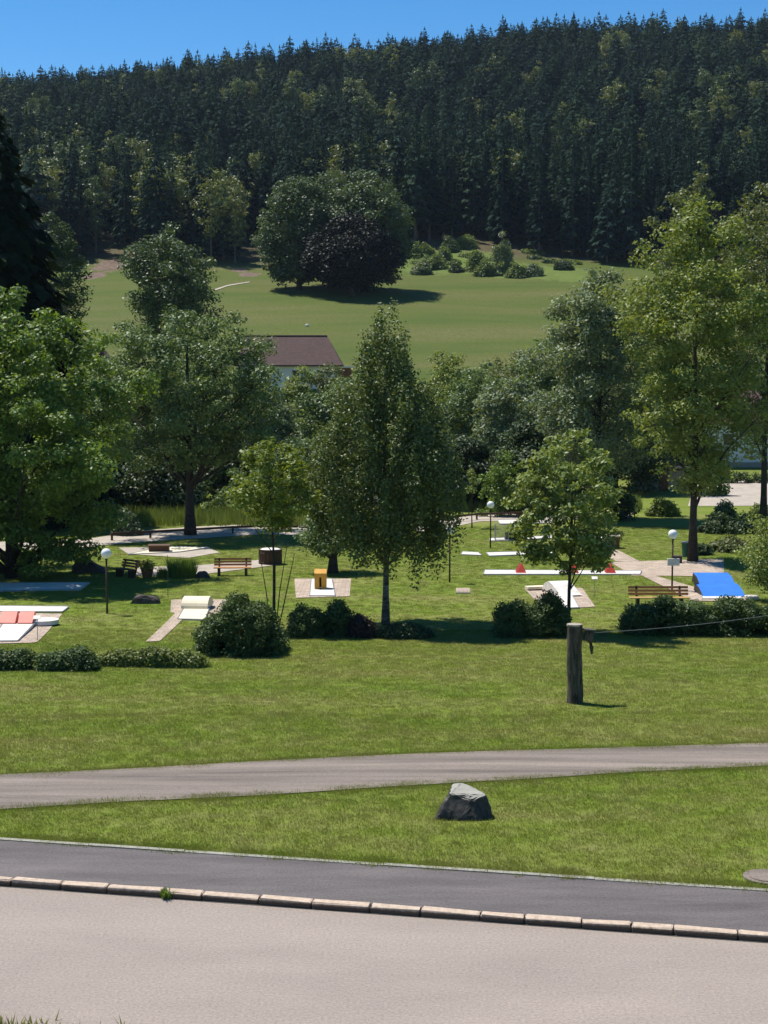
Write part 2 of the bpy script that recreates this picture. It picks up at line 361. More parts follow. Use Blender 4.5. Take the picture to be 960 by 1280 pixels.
# foliage
M['lf_birch'] = leaf_mat('birch_leaves', (0.055, 0.088, 0.024), (0.160, 0.205, 0.066), 0.22, (0.13, 0.16, 0.06))
M['lf_ash'] = leaf_mat('mid_green_leaves', (0.050, 0.090, 0.028), (0.165, 0.230, 0.085), 0.24)
M['lf_maple'] = leaf_mat('fresh_green_leaves', (0.046, 0.096, 0.020), (0.175, 0.262, 0.048), 0.32)
M['lf_yellow'] = leaf_mat('yellow_green_leaves', (0.080, 0.125, 0.018), (0.190, 0.240, 0.038), 0.32)
M['lf_small'] = leaf_mat('bright_broad_leaves', (0.090, 0.138, 0.030), (0.250, 0.305, 0.086), 0.29)
M['lf_tall'] = leaf_mat('olive_yellow_leaves', (0.086, 0.124, 0.027), (0.240, 0.290, 0.070), 0.29)
M['lf_olive'] = leaf_mat('dull_olive_leaves', (0.068, 0.090, 0.028), (0.165, 0.190, 0.066), 0.24)
M['lf_blue'] = leaf_mat('grey_green_leaves', (0.060, 0.100, 0.048), (0.225, 0.275, 0.155), 0.28)
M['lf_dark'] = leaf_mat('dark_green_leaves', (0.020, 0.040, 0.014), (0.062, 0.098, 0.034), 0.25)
M['lf_hill'] = leaf_mat('hillside_tree_leaves', (0.036, 0.066, 0.026), (0.092, 0.135, 0.050), 0.25)
M['lf_copper'] = leaf_mat('copper_beech_leaves', (0.007, 0.010, 0.007), (0.018, 0.020, 0.014), 0.10, (0.022, 0.020, 0.014), spec=0.12)
M['lf_hedge'] = leaf_mat('hedge_leaves', (0.024, 0.050, 0.014), (0.098, 0.145, 0.044), 0.22, spec=0.2)
M['lf_purple'] = leaf_mat('purple_shrub_leaves', (0.030, 0.020, 0.018), (0.085, 0.050, 0.040), 0.2, (0.07, 0.05, 0.04))
M['lf_ground'] = leaf_mat('low_hedge_leaves', (0.080, 0.115, 0.024), (0.185, 0.225, 0.052), 0.26)
M['lf_reed'] = leaf_mat('ornamental_grass_blades', (0.060, 0.120, 0.020), (0.150, 0.240, 0.050), 0.29)
M['lf_tallgrass'] = leaf_mat('tall_meadow_grass', (0.085, 0.130, 0.032), (0.185, 0.235, 0.070), 0.26)
M['needle'] = leaf_mat('spruce_needles', (0.007, 0.022, 0.019), (0.026, 0.054, 0.038), 0.12, (0.034, 0.060, 0.036), gloss=0.85, spec=0.05, vary=True)
M['needle2'] = leaf_mat('fir_needles', (0.008, 0.024, 0.022), (0.030, 0.058, 0.045), 0.12, (0.038, 0.066, 0.044), gloss=0.85, spec=0.05, vary=True)
M['needle_dark'] = leaf_mat('near_black_spruce_needles', (0.006, 0.013, 0.007), (0.020, 0.034, 0.014), 0.08, (0.020, 0.034, 0.014), gloss=0.85, spec=0.05, vary=True)
M['lf_edge'] = leaf_mat('forest_edge_leaves', (0.075, 0.100, 0.032), (0.155, 0.185, 0.065), 0.3)
M['lf_bank'] = leaf_mat('bramble_leaves', (0.085, 0.130, 0.036), (0.160, 0.215, 0.070), 0.3)

# ------------------------------------------------------------------ ground sheet, road, pavement, path
EXCL = []                     # outlines on the lawn where no grass grows
def grid_mesh(name, P, mat, smooth=True):
    r, c = P.shape[:2]
    idx = np.arange(r * c).reshape(r, c)
    F = np.stack([idx[:-1, :-1], idx[:-1, 1:], idx[1:, 1:], idx[1:, :-1]], -1).reshape(-1, 4)
    return mesh_np(name, P.reshape(-1, 3), F, mat, smooth)
def build_ground():
    s = np.concatenate([np.linspace(-140, -6.6, 12), [-6.46, -6.30, -3, 0, SW, SW + 0.04], np.arange(SW + 0.5, 90, 0.6),
                        np.arange(90, 200, 2.5), np.arange(200, 420, 4), np.arange(420, 900, 8), np.linspace(900, 2560, 24)])
    u = np.sinh(np.linspace(-3.0, 3.0, 181)) / math.sinh(3.0)
    Sg, U = np.meshgrid(s, u, indexing='ij')
    half = 140 + 0.75 * np.clip(Sg, 0, None)
    X = U * half
    fade = np.clip(1 - np.clip(Sg - 4, 0, None) / 60, 0, 1)
    Y = KY0 + Sg + KM * X * fade
    Z = H(X, Y)
    near = Sg < SW + 0.02
    Z = np.where(near, -0.08, Z); Z = np.where(Sg < -6.4, 0.03, Z)
    Z = np.where((Sg >= SW + 0.03) & (Z < -0.07) & (Sg < 6), 0.1, Z)
    me = grid_mesh('ground', np.stack([X, Y, Z], -1), M['ground'])
    tag(obj('ground', me), kind='structure')
build_ground()
def strip(name, e0, e1, mat, off=0.03, nx=60, ny=5, thick=0.0, kind='structure', excl=True, smooth_w=0.0):
    """surface between two edge polylines (world xy), draped on the ground"""
    def res(e, n):
        e = np.array([(p[0], p[1]) for p in e], float); d = np.r_[0, np.cumsum(np.hypot(*np.diff(e, axis=0).T))]; t = np.linspace(0, d[-1], n)
        return np.stack([np.interp(t, d, e[:, 0]), np.interp(t, d, e[:, 1])], -1)
    a, b = res(e0, nx), res(e1, nx)
    if smooth_w:
        r = np.random.default_rng(len(name)); k = np.linspace(0, 1, nx)
        for e in (a, b):
            w = sum(np.sin(k * f * 6.28 + r.uniform(0, 6)) / f ** 0.6 for f in (7, 13, 23, 37)) * smooth_w; e[:, 1] += w
    t = np.linspace(0, 1, ny)[:, None, None]
    XY = a[None] * (1 - t) + b[None] * t
    Z = H(XY[..., 0], XY[..., 1]) + off
    P = np.concatenate([XY, Z[..., None]], -1)
    if thick:
        lo0 = P[0].copy(); lo0[:, 2] -= thick; lo1 = P[-1].copy(); lo1[:, 2] -= thick
        P = np.concatenate([lo0[None], P, lo1[None]], 0)
    o = obj(name, grid_mesh(name, P, mat, smooth=not thick))
    if kind: tag(o, kind=kind)
    if excl: EXCL.append(np.concatenate([a, b[::-1]]))
    return o
def flat_strip(name, s0, s1, z, mat, x0=-90, x1=90, n=60):
    xs = np.linspace(x0, x1, n); rows = np.linspace(s0, s1, 4)
    P = np.array([[(x, kerb_y(x) + s, z) for x in xs] for s in rows])
    return tag(obj(name, grid_mesh(name, P, mat)), kind='structure')
flat_strip('road', -6.42, -0.08, 0.0, M['road'])
flat_strip('gutter_strip', -0.155, -0.05, 0.005, M['joint'], -40, 40, 120)  # thin dark brown strip along the kerb foot
flat_strip('pavement', 0.06, SW - 0.08, 0.10, M['pavement'])
eb = MB()
for i in range(60):
    x0 = -60 + i * 2.0; x1 = x0 + 1.985
    eb.prism([(x0, kerb_y(x0) + SW - 0.09), (x1, kerb_y(x1) + SW - 0.09), (x1, kerb_y(x1) + SW + 0.05), (x0, kerb_y(x0) + SW + 0.05)], -0.1, 0.118 + 0.006 * math.sin(i * 1.7))
tag(eb.build('pavement_edging', M['edging']), kind='structure')
# kerb: single granite stones on a mortar bed
kerb = tag(link(bpy.data.objects.new('kerb', None)), kind='structure')
kb = MB(); kb.prism([(-60, kerb_y(-60) - 0.06), (60, kerb_y(60) - 0.06), (60, kerb_y(60) + 0.10), (-60, kerb_y(-60) + 0.10)], -0.2, 0.07)
kb.build('mortar_bed', M['joint'], kerb)
KA = math.atan(KM); x = -18.0; rk = random.Random(3)
while x < 18:
    L = rk.choice([0.72, 0.78, 0.86, 0.92, 1.0, 1.08])
    c = x + L / 2 * math.cos(KA)
    b = MB().box((0, 0, 0), (L - 0.03, 0.20 + rk.uniform(-.012, .012), 0.24), bevel=0.022)
    for v in b.bm.verts:
        v.co += Vector((rk.uniform(-.012, .012), rk.uniform(-.014, .014), rk.uniform(-.013, .013)))
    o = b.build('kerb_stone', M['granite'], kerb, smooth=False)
    o.location = (c, kerb_y(c), 0.0 + rk.uniform(-.006, .01)); o.rotation_euler = (rk.uniform(-.02, .02), rk.uniform(-.008, .008), KA + rk.uniform(-.008, .008))
    x += L * math.cos(KA)
# gravel path across the lawn
up = [(-700, 1002), (-300, 986), (0, 970), (160, 962), (320, 953), (480, 945), (640, 939), (800, 935), (960, 930), (1300, 922)]
lo = [(-700, 1046), (-300, 1030), (0, 1013), (160, 1003), (320, 996), (480, 985), (640, 976), (800, 966), (960, 958), (1300, 940)]
UPW = [G(*p) for p in up]; LOW = [G(*p) for p in lo]
strip('gravel_path', LOW, UPW, M['gravel'], 0.028, 160, 8, smooth_w=0.03)

# minigolf grounds: pavings, pale paths
def px_strip(name, near, far, mat, off, **k): return strip(name, [G(*p) for p in near], [G(*p) for p in far], mat, off, **k)
px_strip('paving', [(-25, 806), (46, 804), (60, 790)], [(-25, 765), (20, 767), (78, 768)], M['paving'], 0.03, nx=14)
px_strip('paving', [(182, 803), (200, 802)], [(222, 764), (238, 765)], M['paving'], 0.03, nx=8)
px_strip('paving', [(213, 766), (262, 775), (280, 775)], [(214, 750), (255, 750), (284, 750)], M['paving'], 0.026, nx=14)
px_strip('paving', [(370, 748), (437, 746)], [(368, 724), (439, 724)], M['paving'], 0.03, nx=14)
px_strip('paving', [(668, 750), (712, 761), (744, 759)], [(655, 736), (690, 733), (728, 736)], M['paving'], 0.03, nx=14)
px_strip('paving', [(790, 720), (905, 721)], [(762, 703), (905, 699)], M['paving'], 0.03, nx=14)
px_strip('paving', [(800, 719), (866, 752), (935, 752)], [(815, 719), (880, 738), (922, 735)], M['paving'], 0.034, nx=20)
px_strip('paving', [(735, 683), (770, 702)], [(752, 678), (800, 702)], M['paving'], 0.026, nx=10)
px_strip('paving', [(160, 693), (235, 698), (275, 691)], [(148, 685), (215, 684), (262, 686)], M['palepath'], 0.03, nx=20)
px_strip('paving', [(168, 720), (250, 719), (352, 706)], [(170, 710), (250, 707), (352, 698)], M['palepath'], 0.03, nx=26)
px_strip('pale_path', [(-60, 692), (110, 684), (175, 678), (240, 674), (330, 668), (440, 672)], [(-60, 680), (110, 674), (175, 664), (240, 659), (330, 655), (440, 658)], M['palepath'], 0.03, nx=40)
px_strip('pale_path', [(520, 668), (600, 652), (700, 650), (790, 648)], [(520, 656), (600, 643), (700, 641), (790, 640)], M['palepath'], 0.03, nx=40)
px_strip('driveway', [(860, 633), (1010, 632)], [(868, 600), (1010, 600)], M['palepath'], 0.03, nx=12)
px_strip('field_track', [(268, 364), (285, 358), (312, 353.4)], [(266, 362.8), (284, 356.8), (312, 352.4)], M['palepath'], 0.10, nx=12, excl=False)

# ------------------------------------------------------------------ foliage builders
def leaf_mesh(name, C, Nrm, L, Wd, mat, r, fold=0.0):
    """one rhombic leaf at every point C with normal Nrm"""
    n = len(C)
    a = r.normal(size=(n, 3)); a -= (a * Nrm).sum(1, keepdims=True) * Nrm
    a /= np.linalg.norm(a, axis=1, keepdims=True) + 1e-9
    b = np.cross(Nrm, a)
    L = L * r.uniform(0.65, 1.3, (n, 1)); Wd = Wd * r.uniform(0.7, 1.25, (n, 1))
    V = np.stack([C - a * L * .5, C + b * Wd * .5 - a * L * .08, C + a * L * .5 - Nrm * L * fold, C - b * Wd * .5 - a * L * .08], 1).reshape(-1, 3)
    F = np.arange(n * 4).reshape(-1, 4)
    return mesh_np(name, V, F, mat)
def norms(v): return v / (np.linalg.norm(v, axis=1, keepdims=True) + 1e-9)
def clumps_to_leaves(cl, rad, per, r, squash=0.62, up=0.75, droop=0.0, center=None):
    """leaves in flattened tufts round every clump centre"""
    n = len(cl)
    cnt = np.maximum(4, (per * (rad / rad.mean()) ** 2 * r.uniform(.6, 1.4, n)).astype(int))
    ci = np.repeat(np.arange(n), cnt); m = len(ci)
    d = norms(r.normal(size=(m, 3))); q = r.uniform(0, 1, (m, 1)) ** 0.45
    off = d * q * rad[ci][:, None]; off[:, 2] *= squash
    if droop:
        off[:, 2] -= np.minimum(np.abs(r.exponential(droop, m)), 1.15) * rad[ci] * 1.4; off[:, :2] *= 0.62
    C = cl[ci] + off
    out = norms(d * np.array([1, 1, .8])); 
    nr = norms(out * 0.7 + np.array([0, 0, up]) + r.normal(size=(m, 3)) * 0.55)
    return C, nr
PROF = {
    'oval': [(0, .25), (.12, .68), (.35, 1), (.6, .95), (.8, .72), (.93, .42), (1, .12)],
    'round': [(0, .45), (.15, .85), (.4, 1), (.65, .92), (.85, .62), (1, .15)],
    'birch': [(0, .55), (.10, .86), (.25, 1), (.42, .92), (.58, .66), (.72, .42), (.85, .22), (.95, .09), (1, .03)],
    'cone': [(0, .8), (.2, 1), (.5, .75), (.8, .4), (1, .06)],
    'tall': [(0, .35), (.12, .7), (.28, .95), (.45, .85), (.6, 1), (.75, .85), (.88, .55), (1, .10)],
    'bush': [(0, .85), (.25, 1), (.6, .9), (.85, .6), (1, .2)],
}
def limbs_mesh(base_h, Htot, tr, cl, r, nlimb, twig=True, trunk_top=0.86, lean=(0, 0), stems=1, sides=8, wob=0.04):
    b = MB()
    nz = 9; zs = np.linspace(-0.25, Htot * trunk_top, nz)
    ph = r.uniform(0, 6.28, 2)
    def tp(z):
        k = max(z, 0) / Htot
        return Vector((lean[0] * k * k + math.sin(z * 0.6 + ph[0]) * wob * k * 4, lean[1] * k * k + math.sin(z * 0.5 + ph[1]) * wob * k * 4, z))
    def trd(z): 
        k = np.clip(z / (Htot * trunk_top), 0, 1); flare = 1 + 0.5 * math.exp(-max(z, 0) / (tr * 2.2 + .05))
        return tr * (1 - k * 0.88) * flare
    b.tube([tp(z) for z in zs], [trd(z) for z in zs], sides)
    pts = []
    order = r.permutation(len(cl)); nl = min(nlimb, len(cl))
    for i in order[:nl]:
        c = Vector(cl[i]); hd = math.hypot(c.x, c.y)
        z0 = min(max(c.z - hd * r.uniform(.7, 1.25) - .2, base_h * 0.75), Htot * trunk_top * .95)
        p0 = tp(z0); r0 = min(trd(z0) * 0.55, tr * .5)
        mid = p0.lerp(c, 0.5) + Vector((r.normal() * .06, r.normal() * .06, hd * 0.10 * r.uniform(-.5, 1.2)))
        b.tube([p0, p0.lerp(mid, .5) + Vector((0, 0, -.02 * hd)), mid, mid.lerp(c, .6), c], [r0, r0 * .75, r0 * .5, r0 * .3, r0 * .12], 5, cap=False)
        pts += [p0.lerp(mid, .7), mid, mid.lerp(c, .6)]
    if twig and pts:
        P = np.array([tuple(p) for p in pts])
        for i in order[nl:nl + 220]:
            c = cl[i]; d = ((P - c) ** 2).sum(1) + np.where(P[:, 2] > c[2] + .3, 4, 0); p = Vector(P[int(d.argmin())]); c = Vector(c)
            m = p.lerp(c, .5) + Vector((0, 0, .05))
            rr = max(tr * .055, 0.010); b.tube([p, m, c], [rr, rr * .7, rr * .3], 4, cap=False)
    return b
def crown_clumps(n, z0, z1, Rm, prof, r, shell=0.5, lob=0.22, elong=1.0, gap=0.0):
    p = np.array(PROF[prof]); t = r.uniform(0, 1, n * 6); w = np.interp(t, p[:, 0], p[:, 1])
    t = t[r.uniform(0, 1, len(t)) < w ** 1.3][:n]; n = len(t)
    ph = r.uniform(0, 2 * math.pi, n)
    k = r.integers(2, 6, 5); a = r.uniform(0, 6.28, 5); kz = r.uniform(-9, 9, 5)
    lobe = 1 + lob * sum(np.sin(k[i] * ph + a[i] + kz[i] * t) for i in range(5)) / 2.2
    rad = np.interp(t, p[:, 0], p[:, 1]) * Rm * lobe * r.uniform(0, 1, n) ** shell
    c = np.stack([np.cos(ph) * rad * elong, np.sin(ph) * rad, z0 + (z1 - z0) * t], -1)
    if gap:
        f = np.sin(c[:, 0] * 1.9 / Rm * 2 + a[0]) * np.sin(c[:, 1] * 2.2 / Rm * 2 + a[1]) * np.sin(c[:, 2] * 2.0 / Rm * 2 + a[2])
        c = c[f < 1 - gap]
    return c
def tree(name, label, cat, base, Ht, z0, Rm, prof, mat, bark='bark', nclump=120, per=110, leaf=0.2, cr=0.8, seed=1, droop=0.0,
         tr=0.2, nlimb=26, lean=(0, 0), group=None, shell=0.42, lob=0.22, trunk=True, squash=0.62, up=0.75, trunk_top=0.86, elong=1.0, gap=0.0, wl=0.6, twig=True, off=(0, 0)):
    r = np.random.default_rng(seed)
    t = thing(name, label, cat, base, 0, group)
    top = Ht - cr * 0.5
    cl = crown_clumps(nclump, z0 + cr * .4, top, max(Rm * 1.12 - cr * .5, .2), prof, r, shell, lob, elong, gap)
    k = np.clip(cl[:, 2] / Ht, 0, 1)[:, None]; cl[:, :2] += np.array(lean) * k * k + np.array(off)
    prad = np.interp((cl[:, 2] - z0) / (Ht - z0), [0, .8, 1], [1, .9, .55])
    rad = cr * r.uniform(.6, 1.35, len(cl)) * prad
    C, nr = clumps_to_leaves(cl, rad, per, r, squash, up, droop)
    C[:, 2] = np.maximum(C[:, 2], 0.05)
    obj('crown', leaf_mesh('crown', C, nr, leaf, leaf * wl, M[mat], r, 0.12), t)
    if trunk: limbs_mesh(z0, Ht, tr, cl, r, nlimb, lean=lean, trunk_top=trunk_top, twig=twig).build('trunk', M[bark], t, smooth=True)
    return t
def tree_px(name, label, cat, bx, by, top, bot, hw, prof, mat, D=None, cx=None, **k):
    """a tree whose foot stands at ground point (bx, by) or at distance D; heights and widths measured on the photograph"""
    if D is None: b = G(bx, by); D = b.y
    else: b = at(bx, 600, D); b.z = h(b.x, D)
    Ht = at(bx, top, D).z - b.z; z0 = max(at(bx, bot, D).z - b.z, 0.0)
    mpp = (at(bx + 1, top, D) - at(bx, top, D)).length
    if cx is not None: k['off'] = ((cx - bx) * mpp, 0)
    return tree(name, label, cat, b, Ht, z0, hw * mpp, prof, mat, **k)
def shrub(name, label, cat, base, sx, sy, Hh, mat, n=50, per=90, leaf=0.12, cr=0.3, seed=1, group=None, rz=0.0, box=0.0, core=True, flat_top=0.0):
    """a bush or hedge: ellipsoid (box = 0) to clipped block (box = 1) of leaf tufts on short stems"""
    r = np.random.default_rng(seed); t = thing(name, label, cat, base, rz, group)
    u = r.uniform(-1, 1, (n, 2)); q = r.uniform(0, 1, n)
    e = np.abs(u) ** (2 + 6 * box); edge = np.clip(1 - e.sum(1), 0, 1); u = u[edge > 0]; q = q[edge > 0]; edge = edge[edge > 0]
    bumps = 1 + 0.16 * np.sin(u[:, 0] * sx * 2.1 + seed) + 0.10 * np.sin(u[:, 0] * sx * 4.7 + seed * 2) 
    top = Hh * edge ** (0.5 - 0.35 * box) * (bumps * (1 - flat_top) + flat_top)
    z = top * q ** 0.55
    cl = np.stack([u[:, 0] * (sx - cr * .6), u[:, 1] * (sy - cr * .6), np.maximum(z - cr * .3, cr * .35)], -1)
    rad = cr * r.uniform(.65, 1.3, len(cl))
    C, nr = clumps_to_leaves(cl, rad, per, r, 0.75, 0.6)
    gz = H(base[0] + C[:, 0] * math.cos(rz) - C[:, 1] * math.sin(rz), base[1] + C[:, 0] * math.sin(rz) + C[:, 1] * math.cos(rz)) - base[2]
    C[:, 2] = np.maximum(C[:, 2] + gz, gz + 0.02)
    obj('foliage', leaf_mesh('foliage', C, nr, leaf, leaf * .62, M[mat], r, 0.12), t)
    b = MB(); ns = max(4, int(sx * 2.2)); 
    for i in r.permutation(len(cl))[:ns * 2]:
        c = cl[i]; lx, ly = c[0] * .8, c[1] * .4; g0 = h(base[0] + lx * math.cos(rz) - ly * math.sin(rz), base[1] + lx * math.sin(rz) + ly * math.cos(rz)) - base[2]
        f = Vector((lx, ly, g0 - .08)); c = Vector((c[0], c[1], c[2] + g0))
        b.tube([f, f.lerp(c, .5) + Vector((r.normal() * .04, r.normal() * .04, 0)), c], [.022, .016, .006], 4, cap=False)
    b.build('stem', M['bark'], t)
    return t
def shrub_px(name, label, cat, x0, x1, ytop, ybase, mat, depth=None, D=None, **k):
    cx = (x0 + x1) / 2
    if D is None: b = G(cx, ybase); D = b.y
    else: b = at(cx, ybase, D); b.z = h(b.x, D)
    mpp = (at(cx + 1, ytop, D) - at(cx, ytop, D)).length
    sx = (x1 - x0) / 2 * mpp; sy = depth if depth else sx * .8
    b = Vector((b.x * (D + sy * .8) / D, D + sy * .8, 0)); b.z = h(b.x, b.y)
    Hh = at(cx, ytop, b.y).z - b.z
    return shrub(name, label, cat, b, sx, sy, Hh, mat, **k)
def conifer_meshes(seed, Ht, Rm, mat, tiers=26, br=9, bare=0.12, droop=0.35, slim=1.0, seg=3, top_round=0.0):
    """whorled boughs, each a drooping jagged spray of needles; returns crown mesh and trunk mesh"""
    r = np.random.default_rng(seed); C = []; A = []; NR = []; LL = []
    z0 = Ht * bare; UP = np.array([0, 0, 1.0])
    for i in range(tiers):
        t = min(max((i + r.uniform(-.4, .4)) / tiers, 0), 1)
        z = z0 + (Ht - z0) * t * 0.97
        prof = (1 - t) ** (0.9 - top_round * .35) * (0.7 + .3 * min(1, t / .15))
        nb = max(4, int(br * (0.45 + .55 * (1 - t))))
        for j in range(nb):
            a = 2 * math.pi * (j + r.uniform(-.4, .4)) / nb + i * 2.4
            L = (Rm * prof * slim + .30) * r.uniform(.6, 1.18); d = np.array([math.cos(a), math.sin(a), 0]); sd = np.array([-d[1], d[0], 0])
            zj = z + r.uniform(-.4, .4) * (Ht - z0) / tiers
            m = int(3 + seg * L * .55)
            f = r.uniform(.22, 1.0, m) ** .7
            lat = r.uniform(-1, 1, m) * (0.30 * L * (1.15 - f) + .12)
            dz = L * (0.12 * f - droop * f * f * (1.15 - t)) - np.abs(lat) * .45 + r.normal(size=m) * .12
            C.append(d * (L * f)[:, None] + sd * lat[:, None] + UP * (zj + dz)[:, None])
            ax = d + sd * (np.sign(lat) * .55)[:, None] + UP * (-.45 - .5 * droop * f + r.normal(size=m) * .25)[:, None]
            A.append(ax); NR.append(UP + d * .55 + r.normal(size=(m, 3)) * .28); LL.append(np.full(m, .42 + .26 * min(L, 4.2)) * r.uniform(.7, 1.25, m))
    for k in range(14):
        zz = Ht * (1 - .075 * k / 14); a = k * 2.4; d = np.array([math.cos(a), math.sin(a), 0])
        C.append((d * .06 * k / 3 + UP * zz)[None]); A.append((d * .6 + UP * .9)[None]); NR.append((d + UP * .3)[None]); LL.append(np.array([.5 + .03 * k]))
    C = np.concatenate(C); A = norms(np.concatenate(A)); NR = np.concatenate(NR); LL = np.concatenate(LL)[:, None]
    NR -= (NR * A).sum(1, keepdims=True) * A; NR = norms(NR); B = np.cross(NR, A)
    V = np.stack([C - A * LL * .5, C + B * LL * .30, C + A * LL * .55 - NR * LL * .1, C - B * LL * .30], 1).reshape(-1, 3)
    cm = mesh_np('conifer_crown', V, np.arange(len(V)).reshape(-1, 4), M[mat])
    b = MB(); b.tube([(0, 0, -.8), (0, 0, Ht * .3), (0, 0, Ht * .93)], [Ht * .013 + .06, Ht * .010 + .04, .03], 6)
    bmesh.ops.recalc_face_normals(b.bm, faces=b.bm.faces[:]); tm = bpy.data.meshes.new('conifer_trunk'); b.bm.to_mesh(tm); b.bm.free(); tm.materials.append(M['bark_grey'])
    return cm, tm

# ------------------------------------------------------------------ the wooded hillside
def decid_meshes(seed, Ht, Rm, mat, z0f=.25, prof='tall', n=60, per=26, leaf=0.75):
    r = np.random.default_rng(seed); z0 = Ht * z0f; cr = Rm * .34
    cl = crown_clumps(n, z0 + cr * .4, Ht - cr * .5, Rm - cr * .6, prof, r, .5, .3)
    C, nr = clumps_to_leaves(cl, cr * r.uniform(.6, 1.3, len(cl)), per, r)
    cm = leaf_mesh('tree_crown', C, nr, leaf, leaf * .65, M[mat], r, .12)
    b = limbs_mesh(z0, Ht, Ht * .013, cl, r, 10, twig=False, sides=6)
    bmesh.ops.recalc_face_normals(b.bm, faces=b.bm.faces[:]); tm = bpy.data.meshes.new('tree_trunk'); b.bm.to_mesh(tm); b.bm.free(); tm.materials.append(M['bark_grey'])
    return cm, tm
VAR = []   # (crown mesh, trunk mesh, height, species)
for i in range(4): VAR.append(conifer_meshes(20 + i, 28, 3.9 + .3 * i, 'needle', tiers=36, br=10, bare=.10 + .03 * i, droop=.42) + (27, 'spruce'))
for i in range(4): VAR.append(conifer_meshes(40 + i, 22 + i, 5.6 + .4 * i, 'needle2', tiers=26, br=12, bare=.12, droop=.34, top_round=1.0 - .15 * i) + (22 + i, 'fir'))
for i in range(3): VAR.append(decid_meshes(60 + i, 24, 4.6 + .5 * i, ['lf_edge', 'lf_hill', 'lf_edge'][i], .22) + (24, 'leafy'))
def forest():
    r = np.random.default_rng(5); pts = []
    y = 400.0
    while y < 850:
        sp = 6.2 + np.clip(y - 440, 0, 60) * 0.022
        half = y * 0.30 + 12
        xs = np.arange(-half, half, sp); xs = xs + r.uniform(-.42, .42, len(xs)) * sp; ys = y + r.uniform(-.45, .45, len(xs)) * sp
        pts.append(np.stack([xs, ys], -1)); y += sp * 0.95
    P = np.concatenate(pts); x, y = P[:, 0], P[:, 1]
    px = 480 + FPX * x / y                      # bearing, used to lay out the edge of the wood along the meadow
    edge = np.interp(px, [-50, 60, 130, 200, 300, 340, 430, 505, 560, 640, 720, 800, 960], [402, 404, 418, 404, 404, 436, 446, 428, 436, 424, 408, 403, 403])
    keep = y > edge + 3 * np.sin(x * .3)
    # thinned gaps
    keep &= ~((np.hypot((x - (-70)) / 9, (y - 428) / 14) < 1))
    keep &= r.uniform(0, 1, len(x)) > 0.04
    P = P[keep]; edge = edge[keep]; x, y = P[:, 0], P[:, 1]; px = px[keep]
    n = len(P); u = r.uniform(0, 1, n)
    leafy = np.where((px < 330) & (y < 470), .42, np.where((px > 860) & (y < 640) & (y > 480), .22, .05))
    leafy = np.where((px < 200) & (y < 540), .40, leafy); leafy = np.where((np.sin(x * .05 + 2) * np.sin(y * .043 + 1) > .72), .4, leafy)
    fir = np.clip((y - 430) / 110, .12, .92)
    fir = np.where(px < 300, np.maximum(fir, .5), fir)
    idx = np.where(u < leafy, 8 + r.integers(0, 3, n), np.where(r.uniform(0, 1, n) < fir, 4 + r.integers(0, 4, n), r.integers(0, 4, n)))
    patch = np.sin(x * .035 + 1) * np.sin(y * .03) 
    sc = r.normal(1.0, .15, n).clip(.58, 1.25) * (1 + .08 * patch) * np.where(y > 480, .88, 1.0)
    sc = sc * np.where(idx >= 8, .92, 1.0) * np.where((y > 470) & (idx < 4), .88, 1.0)
    rot = r.uniform(0, 6.28, n)
    return x, y, H(x, y), idx, sc, rot, y - edge
fx, fy, fz, fi, fs, fr, fd = forest()
order = np.argsort(fd + np.abs(fx) * .02 + (np.abs(fx) / fy > .262) * 500)
ind = np.zeros(len(fx), bool)
NAME = {'spruce': 'spruce_tree', 'fir': 'fir_tree', 'leafy': 'woodland_tree'}
left = {'spruce': 140, 'fir': 90, 'leafy': 70}
for i in order:
    v = VAR[fi[i]]; sp_ = v[3]
    if left[sp_] <= 0 or abs(fx[i]) / fy[i] > .262: continue
    left[sp_] -= 1; ind[i] = True
    bp = 480 + FPX * fx[i] / fy[i]; near = fd[i] < 16
    where = ('above the bare brown clearing' if bp < 335 else 'behind the round meadow grove' if bp < 512 else 'above the bramble bank' if bp < 715 else 'behind the tall yellow-olive tree')
    lab = {'spruce': 'tall narrow dark spruce', 'fir': 'dark blue-green fir with blunt top', 'leafy': 'pale olive leafy tree among conifers'}[sp_] + (' at the wood edge ' if near else ' deeper in the wood ') + where
    t = thing(NAME[sp_], lab, 'tree', (fx[i], fy[i], fz[i] - .1), fr[i], NAME[sp_].replace('_', ' ') + 's ' + ('at the wood edge ' if near else 'in the wood ') + where)
    t.scale = (fs[i] * (1 if sp_ == 'leafy' else .97),) * 2 + (fs[i],)
    obj('crown', v[0], t); obj('trunk', v[1], t)
    if sum(left.values()) == 0: break

